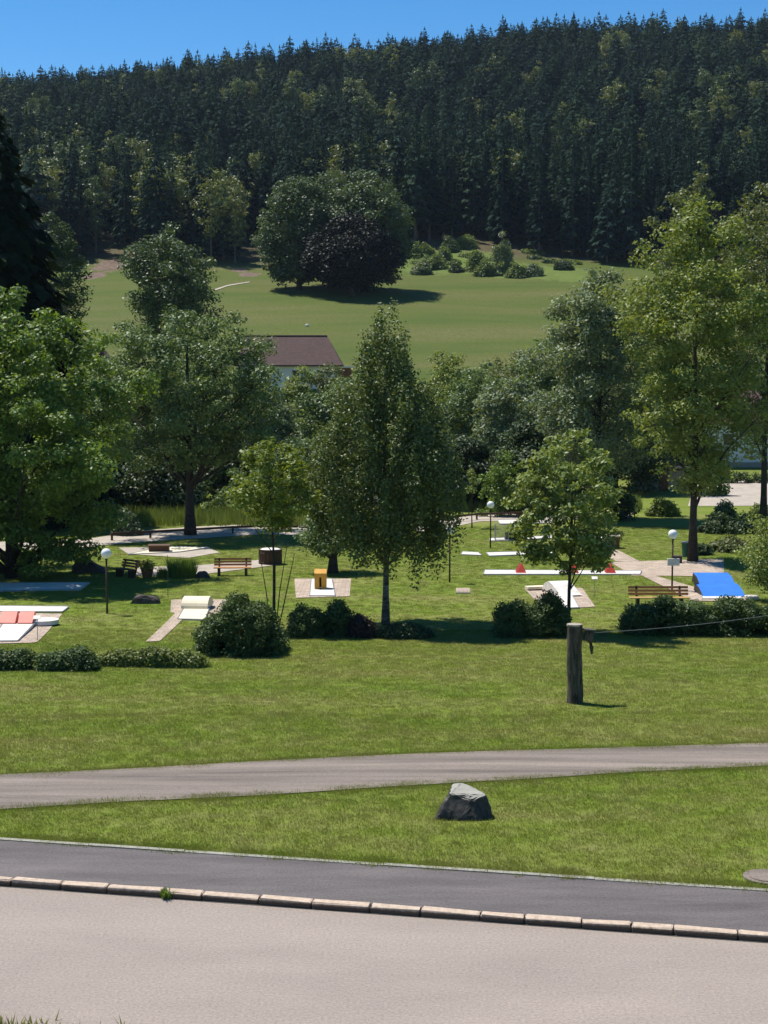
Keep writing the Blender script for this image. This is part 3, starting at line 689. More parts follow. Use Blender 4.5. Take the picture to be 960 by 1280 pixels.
def scatter_nodes(name, sources):
    ng = bpy.data.node_groups.new(name, 'GeometryNodeTree')
    ng.interface.new_socket('Geometry', in_out='INPUT', socket_type='NodeSocketGeometry')
    ng.interface.new_socket('Geometry', in_out='OUTPUT', socket_type='NodeSocketGeometry')
    gi = ng.nodes.new('NodeGroupInput'); go = ng.nodes.new('NodeGroupOutput'); j = ng.nodes.new('GeometryNodeJoinGeometry')
    def attr(nm, dt):
        a = ng.nodes.new('GeometryNodeInputNamedAttribute'); a.data_type = dt; a.inputs[0].default_value = nm; return a.outputs[0]
    idx = attr('idx', 'FLOAT'); rot = attr('rot', 'FLOAT'); scl = attr('scl', 'FLOAT')
    cb = ng.nodes.new('ShaderNodeCombineXYZ'); ng.links.new(rot, cb.inputs[2])
    er = ng.nodes.new('FunctionNodeEulerToRotation'); ng.links.new(cb.outputs[0], er.inputs[0])
    for k, so in enumerate(sources):
        oi = ng.nodes.new('GeometryNodeObjectInfo'); oi.transform_space = 'ORIGINAL'; oi.inputs[0].default_value = so
        cp = ng.nodes.new('ShaderNodeMath'); cp.operation = 'COMPARE'; cp.inputs[1].default_value = k; cp.inputs[2].default_value = .25; ng.links.new(idx, cp.inputs[0])
        ip = ng.nodes.new('GeometryNodeInstanceOnPoints')
        ng.links.new(gi.outputs[0], ip.inputs['Points']); ng.links.new(cp.outputs[0], ip.inputs['Selection']); ng.links.new(oi.outputs['Geometry'], ip.inputs['Instance'])
        ng.links.new(er.outputs[0], ip.inputs['Rotation']); ng.links.new(scl, ip.inputs['Scale']); ng.links.new(ip.outputs[0], j.inputs[0])
    ng.links.new(j.outputs[0], go.inputs[0])
    return ng
def scatter(name, P, idx, scl, rot, sources):
    me = bpy.data.meshes.new(name); me.vertices.add(len(P)); me.vertices.foreach_set('co', np.asarray(P, np.float32).ravel())
    for nm, v in (('idx', idx), ('scl', scl), ('rot', rot)):
        a = me.attributes.new(nm, 'FLOAT', 'POINT'); a.data.foreach_set('value', np.asarray(v, np.float32))
    o = obj(name, me); md = o.modifiers.new('scatter', 'NODES'); md.node_group = scatter_nodes(name, sources)
    return o
rest = ~ind
src = [bpy.data.objects.new('source_crown', v[0]) for v in VAR]
fo = scatter('distant_forest', np.stack([fx, fy, fz], -1)[rest], fi[rest], fs[rest], fr[rest], src)
tag(fo, 'dense dark conifer forest covering the hill up to the skyline', 'forest', kind='stuff')

# ------------------------------------------------------------------ trees and shrubs of the park and meadow
tree_px('birch_tree', 'tall weeping birch with a pointed top and pale trunk beside the hedge gap', 'tree', 482, 781, 350, 682, 101, 'birch', 'lf_birch', bark='birchbark',
        nclump=520, per=118, leaf=.155, cr=.68, seed=6, droop=.6, tr=.145, nlimb=40, trunk_top=.88, lob=.16, shell=.42, squash=.9, up=.45)
yt = tree_px('young_tree', 'slim young yellow-green tree with thin bare stems behind the big dark bush', 'tree', 342, 786, 538, 668, 52, 'oval', 'lf_yellow',
        nclump=95, per=75, leaf=.17, cr=.52, seed=5, tr=.075, nlimb=18, gap=.22)
for a_, l_ in ((-.9, .95), (.75, 1.1), (1.6, .8), (.2, .6)):
    MB().tube([(a_ * .12, 0, -.1), (a_ * .35, .05, 1.6), (a_ * .7 * l_, .1, 3.4 * (.7 + .3 * l_))], [.03, .024, .012], 5).build('side_stem', M['bark'], yt)
tree_px('young_tree', 'small bright-leaved tree with a forked trunk behind the post', 'tree', 711, 790, 522, 722, 72, 'round', 'lf_small',
        nclump=150, per=92, leaf=.20, cr=.54, seed=8, tr=.085, nlimb=26, gap=.3)
tree_px('park_tree', 'round-crowned green tree with dark trunk beside the low rail', 'tree', 238, 669, 370, 588, 126, 'round', 'lf_ash',
        nclump=330, per=150, leaf=.25, cr=1.05, seed=11, tr=.34, nlimb=34, lob=.26, gap=.12)
tree_px('park_tree', 'broad fresh-green tree shading the blue-grey lane', 'tree', 14, 722, 345, 716, 142, 'round', 'lf_maple',
        nclump=420, per=185, leaf=.25, cr=.95, seed=14, tr=.3, nlimb=34, lob=.28)
tree_px('park_tree', 'tall airy yellow-olive tree with dark straight trunk by the green bin', 'tree', 866, 702, 236, 620, 88, 'tall', 'lf_tall',
        nclump=330, per=125, leaf=.23, cr=1.0, seed=17, tr=.24, nlimb=44, lob=.34, trunk_top=.93, gap=.16)
tree_px('park_tree', 'dull olive spreading tree in front of the white house', 'tree', 955, 690, 216, 552, 84, 'tall', 'lf_olive', D=112,
        nclump=280, per=130, leaf=.26, cr=1.2, seed=19, tr=.26, nlimb=30, lob=.3)
tree_px('park_tree', 'silvery blue-green tree leaning against the yellow-olive tree', 'tree', 748, 640, 322, 600, 80, 'round', 'lf_blue', D=122,
        nclump=280, per=140, leaf=.28, cr=1.25, seed=23, tr=.28, nlimb=24, lob=.3)
tree_px('park_tree', 'pale green tree top showing behind the yellow-olive tree', 'tree', 842, 600, 222, 400, 34, 'oval', 'lf_edge', D=205,
        nclump=70, per=60, leaf=.4, cr=1.2, seed=24, tr=.25, nlimb=10)
tree_px('park_tree', 'small leafy tree at the hedge end beside the blue humps', 'tree', 972, 752, 618, 742, 46, 'round', 'lf_small',
        nclump=80, per=90, leaf=.15, cr=.55, seed=25, tr=.09, nlimb=16)
tree_px('park_tree', 'dark leafy tree between the black spruce and the meadow', 'tree', 72, 600, 256, 470, 42, 'round', 'lf_dark', D=135,
        nclump=110, per=85, leaf=.27, cr=1.0, seed=27, tr=.22, nlimb=16)
tree_px('meadow_tree', 'single dark round tree in front of the brown clearing', 'tree', 214, 430, 274, 425, 58, 'round', 'lf_hill', D=215,
        nclump=240, per=90, leaf=.45, cr=1.7, seed=29, tr=.4, nlimb=18, lob=.25)
for bx, by, top, hw, mt, sd, lb in [(374, 362, 214, 50, 'lf_hill', 31, 'large round green tree on the left of the meadow grove'),
                                    (458, 364, 207, 56, 'lf_hill', 32, 'large round green tree on the right of the meadow grove'),
                                    (414, 358, 206, 44, 'lf_hill', 33, 'green tree at the back of the meadow grove'),
                                    (440, 370, 262, 56, 'lf_copper', 34, 'near-black copper beech in front of the meadow grove')]:
    tree_px('meadow_tree', lb, 'tree', bx, by, top, by - 8, hw, 'round', mt, nclump=330, per=90, leaf=.68, cr=2.5, seed=sd, tr=.5, nlimb=12, lob=.12, shell=.36)
def near_spruce():
    b = at(6, 600, 118); b.z = h(b.x, 118); Ht = at(6, 122, 118).z - b.z
    cm, tm = conifer_meshes(91, Ht, 9.5, 'needle_dark', tiers=64, br=18, bare=.06, droop=.45, seg=4)
    t = thing('spruce_tree', 'big near-black spruce rising above the broad fresh-green tree', 'tree', b); obj('crown', cm, t); obj('trunk', tm, t)
near_spruce()
# belt of trees behind the minigolf
belt = [  # px centre, D, top, half width, material, label
 (692, 150, 408, 62, 'lf_ash', 'mid-green tree touching the silvery tree in the belt behind the course'),
 (640, 138, 462, 58, 'lf_blue', 'grey-green tree in the belt behind the globe lamps'),
 (600, 156, 446, 56, 'lf_ash', 'green tree in the belt right of the birch top'),
 (560, 168, 430, 52, 'lf_tall', 'pale olive bushy tree hiding the meadow foot beside the birch'),
 (640, 185, 430, 56, 'lf_olive', 'pale bushy tree at the meadow foot behind the belt'),
 (425, 150, 462, 52, 'lf_ash', 'green tree in the belt between the brown roof and the birch'),
 (378, 170, 453, 34, 'lf_tall', 'olive bushy tree in front of the white house wall under the brown roof'),
 (330, 152, 474, 52, 'lf_blue', 'grey-green bushy tree beside the round-crowned tree'),
 (286, 142, 520, 62, 'lf_dark', 'dark bushy tree under the round crown by the low rail'),
 (172, 152, 452, 52, 'lf_olive', 'olive bushy tree left of the round-crowned tree'),
 (122, 140, 462, 56, 'lf_ash', 'green bushy tree behind the broad fresh-green tree'),
 (190, 128, 555, 62, 'lf_dark', 'low dark bushy tree behind the tall grass strip'),
 (500, 140, 480, 72, 'lf_dark', 'dark tree right behind the birch crown'),
 (770, 150, 450, 72, 'lf_dark', 'dark tree in the gap under the silvery tree'),
 (50, 150, 430, 70, 'lf_dark', 'dark bushy tree behind the spruce foot'),
 (830, 165, 500, 56, 'lf_dark', 'dark tree beside the beige shed'),
 (418, 172, 446, 34, 'lf_olive', 'pale bushy tree hiding the farmhouse porch'),
 (240, 180, 440, 60, 'lf_ash', 'green tree behind the round crown at the farmhouse corner'),
 (580, 132, 540, 46, 'lf_dark', 'low dark tree behind the birch skirt'),
 (660, 128, 520, 44, 'lf_dark', 'low dark tree behind the small bright-leaved tree'),
 (372, 132, 540, 48, 'lf_ash', 'low green tree behind the young yellow-green tree'),
]
for i, (px_, D, top, hw, mt, lb) in enumerate(belt):
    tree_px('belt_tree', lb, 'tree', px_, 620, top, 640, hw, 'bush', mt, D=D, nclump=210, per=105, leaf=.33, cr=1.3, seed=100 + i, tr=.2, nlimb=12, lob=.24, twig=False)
bsh = [  # x0, x1, ytop, D, mat, label
 (594, 656, 558, 124, 'lf_maple', 'bright green round bush behind the far rail'),
 (560, 610, 575, 130, 'lf_dark', 'dark bush left of the bright round bush'),
 (648, 700, 590, 126, 'lf_dark', 'dark bush right of the bright round bush'),
 (140, 178, 640, 108, 'lf_blue', 'grey-green bush at the end of the rail'),
 (250, 350, 590, 124, 'lf_ash', 'wide green bush behind the tall grass strip'),
 (340, 420, 600, 122, 'lf_dark', 'dark bush behind the young yellow-green tree'),
 (878, 912, 572, 146, 'lf_maple', 'round green bush at the driveway edge'),
 (885, 922, 626, 118, 'lf_ash', 'green bush below the driveway'),
 (922, 975, 630, 116, 'lf_small', 'bright bush below the driveway at its near corner'),
 (808, 850, 626, 124, 'lf_yellow', 'low yellow-green bush beside the shed'),
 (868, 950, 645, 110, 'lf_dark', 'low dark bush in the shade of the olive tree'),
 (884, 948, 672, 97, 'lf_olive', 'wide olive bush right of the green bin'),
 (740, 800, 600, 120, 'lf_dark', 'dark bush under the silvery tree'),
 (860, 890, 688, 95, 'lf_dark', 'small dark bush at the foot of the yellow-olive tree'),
]
for i, (x0, x1, yt, D, mt, lb) in enumerate(bsh):
    b = at((x0 + x1) / 2, 640, D); b.z = h(b.x, D); mpp = D / FPX
    shrub('bush', lb, 'bush', b, (x1 - x0) / 2 * mpp, (x1 - x0) / 2 * mpp * .8, max(at((x0 + x1) / 2, yt, D).z - b.z, .6), mt, n=80, per=60, leaf=.24, cr=.55, seed=200 + i)
tree_px('park_tree', 'low multi-stemmed tree behind the yellow gate obstacle', 'tree', 416, 716, 600, 694, 36, 'bush', 'lf_ash',
        nclump=110, per=80, leaf=.19, cr=.75, seed=45, tr=.24, nlimb=20)
tree_px('sapling', 'thin sapling with a bare dark stem near the far lamp', 'tree', 590, 660, 580, 628, 11, 'oval', 'lf_small', nclump=14, per=40, leaf=.16, cr=.32, seed=46, tr=.05, nlimb=8)
# hedge line
hd = [
 ('hedge', 'dark clipped hedge block at the left edge of the course', 'hedge', -30, 44, 813, 838, 'lf_hedge', .7, .6),
 ('hedge', 'dark rounded hedge block beside the low light-green hedge', 'hedge', 44, 123, 814, 839, 'lf_hedge', .7, .5),
 ('hedge', 'low light-green hedge between the dark hedge and the big bush', 'hedge', 118, 258, 814, 834, 'lf_ground', .5, .6),
 ('bush', 'big dense dark bush in the hedge line', 'bush', 243, 360, 754, 821, 'lf_hedge', 1.5, .45),
 ('bush', 'loose green shrub between the big bush and the purple shrub', 'bush', 358, 412, 758, 798, 'lf_hedge', .8, .1),
 ('bush', 'taller dark upright shrub beside the purple shrub', 'bush', 400, 446, 750, 797, 'lf_hedge', .7, .0),
 ('bush', 'small purple-leaved shrub at the birch foot', 'bush', 434, 472, 768, 798, 'lf_purple', .6, .2),
 ('hedge', 'dark hedge behind the wooden post', 'hedge', 616, 714, 749, 798, 'lf_hedge', 1.0, .5),
 ('hedge', 'long dark hedge in front of the bench and blue humps', 'hedge', 771, 1030, 752, 796, 'lf_hedge', 1.1, .75),
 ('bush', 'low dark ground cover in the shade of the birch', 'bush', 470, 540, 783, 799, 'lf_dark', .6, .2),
]
for i, (nm, lb, ct, x0, x1, yt, yb, mt, dp, bx) in enumerate(hd):
    w = x1 - x0
    shrub_px(nm, lb, ct, x0, x1, yt, yb, mt, depth=dp, n=int(w * 2.3) + 40, per=105, leaf=.115, cr=.32, seed=300 + i, box=bx, flat_top=.4 * bx)
rb = random.Random(21)
for i in range(14):
    bx_ = rb.uniform(500, 712); by_ = rb.uniform(318, 346) - (bx_ - 600) * .0; w_ = rb.uniform(9, 18)
    shrub_px('bramble', 'low pale-green bramble mound on the rough bank below the spruces', 'bush', bx_ - w_, bx_ + w_, by_ - rb.uniform(4, 8), by_, rb.choice(['lf_bank', 'lf_bank', 'lf_ground', 'lf_hill']), n=40, per=34, leaf=.5, cr=.9, seed=700 + i, group='brambles on the bank')
# bushes on the bank below the wood
bank = [(505, 545, 302, 322, 'lf_bank'), (514, 540, 326, 344, 'lf_blue'), (566, 600, 294, 312, 'lf_bank'), (612, 645, 296, 345, 'lf_blue'),
        (648, 682, 330, 346, 'lf_blue'), (562, 578, 330, 341, 'lf_hill'), (580, 612, 312, 340, 'lf_bank'), (692, 716, 326, 338, 'lf_dark'), (545, 566, 310, 330, 'lf_bank')]
bank += [(520, 560, 318, 338, 'lf_bank'), (590, 622, 326, 346, 'lf_bank'), (630, 660, 330, 348, 'lf_bank'), (548, 575, 296, 316, 'lf_hill')]
bl = ['pale bramble mound beside the grove', 'dark round bush at the bank foot beside the grove', 'pale bramble mound under the spruces', 'grey-green small tree-like bush on the bank',
      'dark bush right of the grey-green bush on the bank', 'small dark bush at the middle of the bank', 'light bramble patch left of the grey-green bush', 'dark bush at the right end of the bank', 'light low bramble in the bank hollow', 'wide light bramble above the dark round bush', 'light bramble at the foot of the grey-green bush',
      'light bramble in front of the dark bush on the bank', 'dark bush at the wood edge above the bank hollow']
for i, ((x0, x1, yt, yb, mt), lb) in enumerate(zip(bank, bl)):
    shrub_px('bush', lb, 'bush', x0, x1, yt, yb, mt, n=90, per=55, leaf=.5, cr=1.1, seed=400 + i)

# ------------------------------------------------------------------ boulders, post, wire, manhole
def rock(name, label, base, pts, mat, rz=0.0, seed=1, rough=0.03, cat='rock', sub=3):
    r = random.Random(seed); b = bmesh.new()
    for p in pts: b.verts.new(p)
    bmesh.ops.convex_hull(b, input=b.verts[:])
    bmesh.ops.delete(b, geom=[v for v in b.verts if not v.link_faces], context='VERTS')
    bmesh.ops.bevel(b, geom=b.edges[:], offset=0.035, segments=2, affect='EDGES', profile=.6)
    bmesh.ops.triangulate(b, faces=b.faces[:])
    for _ in range(2): bmesh.ops.subdivide_edges(b, edges=[e for e in b.edges if e.calc_length() > .10], cuts=1); bmesh.ops.triangulate(b, faces=b.faces[:])
    b.normal_update()
    for v in b.verts:
        p = v.co * 4.1
        v.co += v.normal * rough * (math.sin(p.x * 1.7 + seed) * math.sin(p.y * 2.1) + math.sin(p.z * 2.7 + p.x) * .6 + r.uniform(-.35, .35))
    bmesh.ops.recalc_face_normals(b, faces=b.faces[:])
    me = bpy.data.meshes.new(name); b.to_mesh(me); b.free(); me.materials.append(mat)
    o = obj(name, me); o.location = base; o.rotation_euler = (0, 0, rz); return tag(o, label, cat)
p = G(577, 1021)
rock('boulder', 'dark angular boulder with pale top on the lawn strip', p,
     [(-.60, -.22, -.12), (-.50, .35, -.12), (-.24, -.14, .62), (-.16, .22, .70), (.02, .30, .70), (.20, -.24, .46), (.30, .28, .58), (.44, -.10, .53), (.48, .18, .50), (.58, -.06, .22), (.60, .15, .15), (.56, -.20, -.12), (.55, .35, -.12), (.28, -.40, -.12), (-.1, -.42, -.12), (-.42, -.28, .16)], M['sunlit_top_rock'], seed=2, rough=.022).scale = (1.12, 1.05, .93)
p = G(180, 754)
rock('boulder', 'low dark brown boulder on the minigolf lawn', p,
     [(-.75, -.3, -.1), (-.7, .4, -.1), (-.45, -.25, .28), (-.25, .2, .45), (.05, -.2, .42), (.2, .2, .36), (.55, -.2, .34), (.75, .1, .25), (.8, -.3, -.1), (.8, .4, -.1), (.7, -.3, .2)], M['rock2'], seed=5)
p = G(253, 722)
rock('boulder', 'small rounded stone beside the ornamental grass', p, [(-.4, -.2, -.05), (-.35, .2, -.05), (-.2, 0, .35), (.1, -.1, .42), (.3, .1, .3), (.42, -.2, -.05), (.4, .25, -.05), (-.3, -.2, .2), (.35, -.2, .15)], M['rock2'], seed=8)
p = G(112, 716)
rock('boulder', 'large dark slanted stone in the shade of the broad tree', p, [(-1.0, -.4, -.1), (-.9, .5, -.1), (-.55, -.2, .85), (-.4, .3, .95), (.1, -.2, .62), (.7, .2, .3), (1.1, -.3, -.1), (1.0, .5, -.1), (-.9, -.3, .4)], M['rock2'], seed=9)
# tall trunk post
p = G(718, 879); mpp = p.y / FPX
t = thing('wooden_post', 'tall weathered tree-trunk post standing on the lawn', 'post', p)
b = MB(); rr = random.Random(4); nn = 14; zs = np.linspace(-.25, 100 * mpp, 12); rings = []
for k, z in enumerate(zs):
    rad = 9.6 * mpp * (1.06 - .10 * k / 11) * (1 + .03 * math.sin(k * 1.3)); ox = .02 * math.sin(k * .7)
    rings.append([b.bm.verts.new((ox - 0.03 * k / 11 + rad * (1 + .10 * math.sin(3 * a + .3 * k) + .05 * math.sin(7 * a) + rr.uniform(-.03, .03)) * math.cos(a), rad * (1 + .08 * math.sin(3 * a + .2 * k)) * math.sin(a), z)) for a in [2 * math.pi * q / nn for q in range(nn)]])
for r0, r1 in zip(rings, rings[1:]):
    for k in range(nn): b.bm.faces.new((r0[k], r0[(k + 1) % nn], r1[(k + 1) % nn], r1[k]))
b.bm.faces.new(rings[0][::-1]); b.build('trunk', M['post'], t, smooth=True)
zt = 100 * mpp
b = MB(); tr_ = [(v[0], v[1]) for v in [(-.03 + 9.6 * mpp * 1.0 * math.cos(2 * math.pi * q / 14), 9.6 * mpp * math.sin(2 * math.pi * q / 14)) for q in range(14)]]
b.prism(tr_, zt - .03, zt + .025); b.build('sawn_top', M['cutwood'], t)
b = MB(); b.box((17 * mpp, -.02, 86 * mpp), (11 * mpp, .2, 11 * mpp), ry=.08, bevel=.03)
s1 = b.build('bracket', M['post'], t)
b = MB(); b.tube([(19 * mpp, -.04, 80 * mpp), (20.5 * mpp, -.05, 72 * mpp), (21 * mpp, -.05, 63 * mpp)], [.085, .07, .03], 7); b.build('hanging_strip', M['post'], s1)
b = MB(); b.box((17 * mpp, -.02, 94 * mpp), (15 * mpp, .27, .05), ry=.08, bevel=.01); b.build('cap', M['bark_grey'], s1)
wp0 = Vector((p.x + 22 * mpp, p.y, p.z + 90 * mpp))
wp1 = Vector((p.x + 14.5, p.y + 3.0, h(p.x + 14.5, p.y + 3) + 4.15))
b = MB(); b.tube([wp0.lerp(wp1, k / 16) + Vector((0, 0, -.42 * 4 * (k / 16) * (1 - k / 16))) for k in range(17)], .006, 5)
tag(b.build('wire', M['steel']), 'thin grey wire strung from the trunk post past the long hedge', 'wire')
b = MB(); q = Vector((wp1.x, wp1.y, h(wp1.x, wp1.y))); b.tube([(0, 0, -.3), (0, 0, 2), (0, 0, wp1.z - q.z + .1)], [.11, .10, .085], 10)
o = b.build('wire_pole', M['post'], smooth=True); o.location = q; tag(o, 'plain wooden pole holding the far end of the wire', 'pole')
p = G(958, 1098)
t = thing('manhole_cover', 'round grey concrete manhole cover beside the pavement', 'manhole cover', (p.x, p.y, p.z))
b = MB(); b.tube([(0, 0, -.05), (0, 0, .035)], .44, 24); b.build('ring', M['gravel'], t)
b = MB(); b.tube([(0, 0, .0), (0, 0, .05)], .33, 24); b.build('lid', M['gravel'], t)
EXCL.append(np.array([(p.x + .46 * math.cos(a), p.y + .46 * math.sin(a)) for a in np.linspace(0, 6.28, 16)]))
p = G(578, 739)
tag(strip('stone_slab', [G(570, 742), G(588, 742)], [G(570, 736), G(587, 736)], M['paving'], .05, 4, 3, thick=.1, kind=None), 'small square stone slab set in the minigolf lawn', 'slab')

# ------------------------------------------------------------------ minigolf lanes
def V2(p): return Vector((p[0], p[1]))
def lane(label, quad, mat='lane', rim=True, hgt=.055, cat='minigolf lane', group=None):
    """quad: near-left, near-right, far-right, far-left on the photograph; returns the thing and its world corners"""
    c = [G(*q) for q in quad]; o = sum(c, Vector()) / 4
    t = thing('minigolf_lane', label, cat, o, 0, group)
    zt = max(h(p.x, p.y) for p in c) - o.z + hgt
    loc = [p - o for p in c]
    b = MB(); b.prism([(p.x, p.y) for p in loc], -.15, zt); b.build('lane_slab', M[mat], t)
    if rim:
        for i in range(4):
            a, d = loc[i], loc[(i + 1) % 4]; a = Vector((a.x, a.y, zt + .0)); d = Vector((d.x, d.y, zt + .0))
            MB().tube([a, d], .03, 4).build('rim', M['steel'], t)
    EXCL.append(np.array([(p.x, p.y) for p in c])); t['z_top'] = zt
    del t['z_top']
    return t, o, loc, zt
def ll(loc, u, v):   # point on the lane, u across, v along (0 near)
    a = loc[0].lerp(loc[1], u); b = loc[3].lerp(loc[2], u); return a.lerp(b, v)
# coral blocks lane
t, o, L, z = lane('white lane with two coral-red blocks across its end', [(-12, 803), (22, 803), (46, 781), (6, 781)])
for u0, u1 in ((-.06, .44), (.52, .98)):
    b = MB(); a = ll(L, u0, .93); c = ll(L, u1, .93)
    b.extrude_profile([(-.5, 0), (.22, 0), (.22, .42), (.02, .46), (-.5, .05)], (a.x, a.y, z), (c.x, c.y, z)); b.build('block', M['coral'], t)
a = ll(L, 1.25, .98); b = MB(); b.tube([(a.x, a.y, z - .1), (a.x, a.y, z + .08)], .62, 20); b.build('hole_disc', M['lane'], t)
lane('long white lane with a pale rounded end behind the coral blocks', [(-30, 766), (78, 766), (86, 760), (-30, 759)])
lane('blue-grey shaded lane under the broad tree', [(-20, 740), (100, 738), (112, 730), (-20, 731)])
# cream lane with half-round bump
t, o, L, z = lane('cream lane with a half-round bump across it', [(222, 775), (256, 776), (266, 752), (236, 752)], 'lane_cream')
prof = [(-.75, 0)] + [(-.75 * math.cos(math.pi * k / 12), .48 * math.sin(math.pi * k / 12)) for k in range(1, 12)] + [(.75, 0)]
a = ll(L, -.02, .62); c = ll(L, 1.02, .62); b = MB(); b.extrude_profile(prof, (a.x, a.y, z), (c.x, c.y, z)); b.build('bump', M['lane_cream'], t)
b = MB(); b.box((a.x - .03, a.y, z + .24), (.06, .3, .5)); b.build('end_board', M['dark'], t)
# yellow gate
t, o, L, z = lane('white lane with a mustard-yellow gate standing on it', [(387, 746), (419, 746), (415, 726), (389, 726)])
a = ll(L, .44, .42); g = thing('minigolf_gate', 'mustard-yellow gate block with a triangular opening on a white lane', 'obstacle', o + Vector((a.x, a.y, z)))
b = MB()
for s in (-1, 1): b.prism([(s * .05, -.32), (s * .30, -.32), (s * .30, .32), (s * .16, .32)][::s], 0, .62)
b.build('side', M['yellow'], g)
b = MB(); b.extrude_profile([(-.34, .6), (.34, .6), (.34, .84), (.12, .98), (-.34, .80)], (-.31, 0, 0), (.31, 0, 0)); b.build('top', M['yellow'], g)
b = MB(); b.box((0, .3, .3), (.34, .04, .58)); b.build('back_board', M['wood'], g)
# white ramp lane
t, o, L, z = lane('white lane with a humped ramp in front of the post hedge', [(700, 762), (724, 761), (708, 734), (682, 735)])
b = MB(); a0, a1 = ll(L, 0, .72), ll(L, 1, .72)
b.extrude_profile([(-1.6, 0), (1.0, 0), (.7, .34), (.2, .5), (-.3, .42), (-1.2, .08)], (a0.x, a0.y, z), (a1.x, a1.y, z)); b.build('ramp', M['lane'], t)
a = ll(L, -.55, .9); b = MB(); b.box((a.x, a.y, z + .05), (1.0, .5, .12), rz=.3, bevel=.02); b.build('rest_board', M['lane_cream'], t)
# red wedges lane
t, o, L, z = lane('long white lane carrying three red wedges', [(604, 719), (800, 719), (802, 715), (606, 714)])
for u in (.235, .57, .805):
    a = ll(L, u, .5)
    b = MB(); s = .28
    v = [b.bm.verts.new(q) for q in [(-s, -.35, 0), (s, -.35, 0), (s, .35, 0), (-s, .35, 0), (-.10, .12, .47), (.08, .12, .49)]]
    for f in ((0, 1, 5, 4), (1, 2, 5), (2, 3, 4, 5), (3, 0, 4), (3, 2, 1, 0)): b.bm.faces.new([v[i] for i in f])
    o2 = b.build('red_wedge', M['red']); o2.location = o + Vector((a.x, a.y, z + .001)); tag(o2, 'red wedge-shaped block standing on the long white lane', 'obstacle', 'red wedges on the long lane')
lane('narrow white lane beyond the red wedges', [(612, 696), (690, 693), (694, 690), (608, 692)])
lane('short pale lane end left of the lane beyond the red wedges', [(576, 694), (602, 695), (598, 692), (578, 691)])
lane('thin white lane below the far rail', [(625, 656), (700, 654), (702, 650), (622, 651)])
lane('white lane behind the dark wedge ramp', [(612, 677), (690, 674), (692, 671), (612, 674)])
lane('pale cream lane in front of the stone trough', [(160, 694), (225, 691), (262, 686), (205, 685)], 'lane_cream')
# dark ramp wedge and net cage
p = G(640, 675)
b = MB(); b.extrude_profile([(-.6, 0), (.6, 0), (.6, .05), (-.6, .05)], (-.9, 0, 0), (-.5, 0, 0))
v = [b.bm.verts.new(q) for q in [(-.5, -.5, 0), (.75, -.5, 0), (.75, .5, 0), (-.5, .5, 0), (-.42, -.5, .55), (-.42, .5, .55), (-.1, -.5, .5), (-.1, .5, .5)]]
for f in ((0, 1, 6, 4), (1, 2, 7, 6), (2, 3, 5, 7), (3, 0, 4, 5), (4, 6, 7, 5)): b.bm.faces.new([v[i] for i in f])
o = b.build('ramp', M['dark']); o.location = p; tag(o, 'dark wedge ramp beside the net cage', 'obstacle')
p = G(627, 676)
t = thing('net_cage', 'small grey wire-net cage beside the dark wedge ramp', 'cage', p)
b = MB()
for sx in (-.45, .45):
    for sy in (-.45, .45): b.tube([(sx, sy, -.1), (sx, sy, 1.15)], .018, 5)
for zz in (.05, 1.13):
    b.tube([(-.45, -.45, zz), (.45, -.45, zz), (.45, .45, zz), (-.45, .45, zz), (-.45, -.45, zz)], .015, 4)
b.build('frame', M['steel'], t)
b = MB()
for k in range(1, 12):
    q = -.45 + .9 * k / 12
    for s in (-.45, .45): b.tube([(q, s, .05), (q, s, 1.13)], .004, 3); b.tube([(s, q, .05), (s, q, 1.13)], .004, 3)
    zz = .05 + 1.08 * k / 12; b.tube([(-.45, -.45, zz), (.45, -.45, zz), (.45, .45, zz), (-.45, .45, zz), (-.45, -.45, zz)], .004, 3)
b.build('net', M['steel'], t)
# blue humps
t, o, L, z = lane('white lane with two bright blue humps behind the long hedge', [(878, 750), (928, 750), (914, 728), (872, 728)])
for v0, hh in ((.80, .50), (.32, .38)):
    a, c = ll(L, -.08, v0), ll(L, .92 if v0 > .5 else 1.02, v0)
    n_p = [(1.0, 0)] + [(.95 - .25 * k / 4, hh * math.sin(k / 4 * math.pi / 2)) for k in range(1, 5)] + [(-.2, hh * .82), (-.85, hh * .38), (-1.35, 0)]
    b = MB(); b.extrude_profile(n_p, (a.x, a.y, z), (c.x, c.y, z)); hm = b.build('hump', M['blue'], t)
    b = MB(); b.extrude_profile([(q[0] * .93, q[1] * .93) for q in n_p], (a.x - .02, a.y, z + .005), (a.x + .03, a.y, z + .005)); b.build('end_panel', M['dark'], hm)
a = ll(L, 1.25, .05); b = MB(); b.tube([(a.x, a.y, z - .1), (a.x, a.y, z + .10)], .35, 16); b.build('hole_disc', M['lane'], t)
# brown box with board
p = G(765, 685)
t = thing('obstacle_hut', 'brown wooden box obstacle with a tan lid', 'obstacle', p, .12)
b = MB(); b.box((0, 0, .40), (.78, .8, .82), bevel=.02); b.build('box', M['wood'], t)
b = MB(); b.box((0, -.05, .84), (.92, .95, .07), rx=.12); b.build('lid', M['cutwood'], t)
b = MB(); b.box((-.12, -.41, .22), (.22, .03, .26)); b.build('opening', M['dark'], t)
lane('narrow cream lane leading to the brown wooden box', [(728, 676), (757, 676), (760, 672), (730, 672)], 'lane_cream')
p = G(775, 676)
t = thing('yellow_board', 'yellow tilted board on a short leg behind the brown box', 'board', p, .2)
b = MB(); b.box((0, 0, .45), (.42, .05, .42), rx=-.35); b.build('board', M['yellow'], t); b = MB(); b.tube([(0, .03, -.1), (0, .03, .4)], .03, 6); b.build('leg', M['dark'], t)
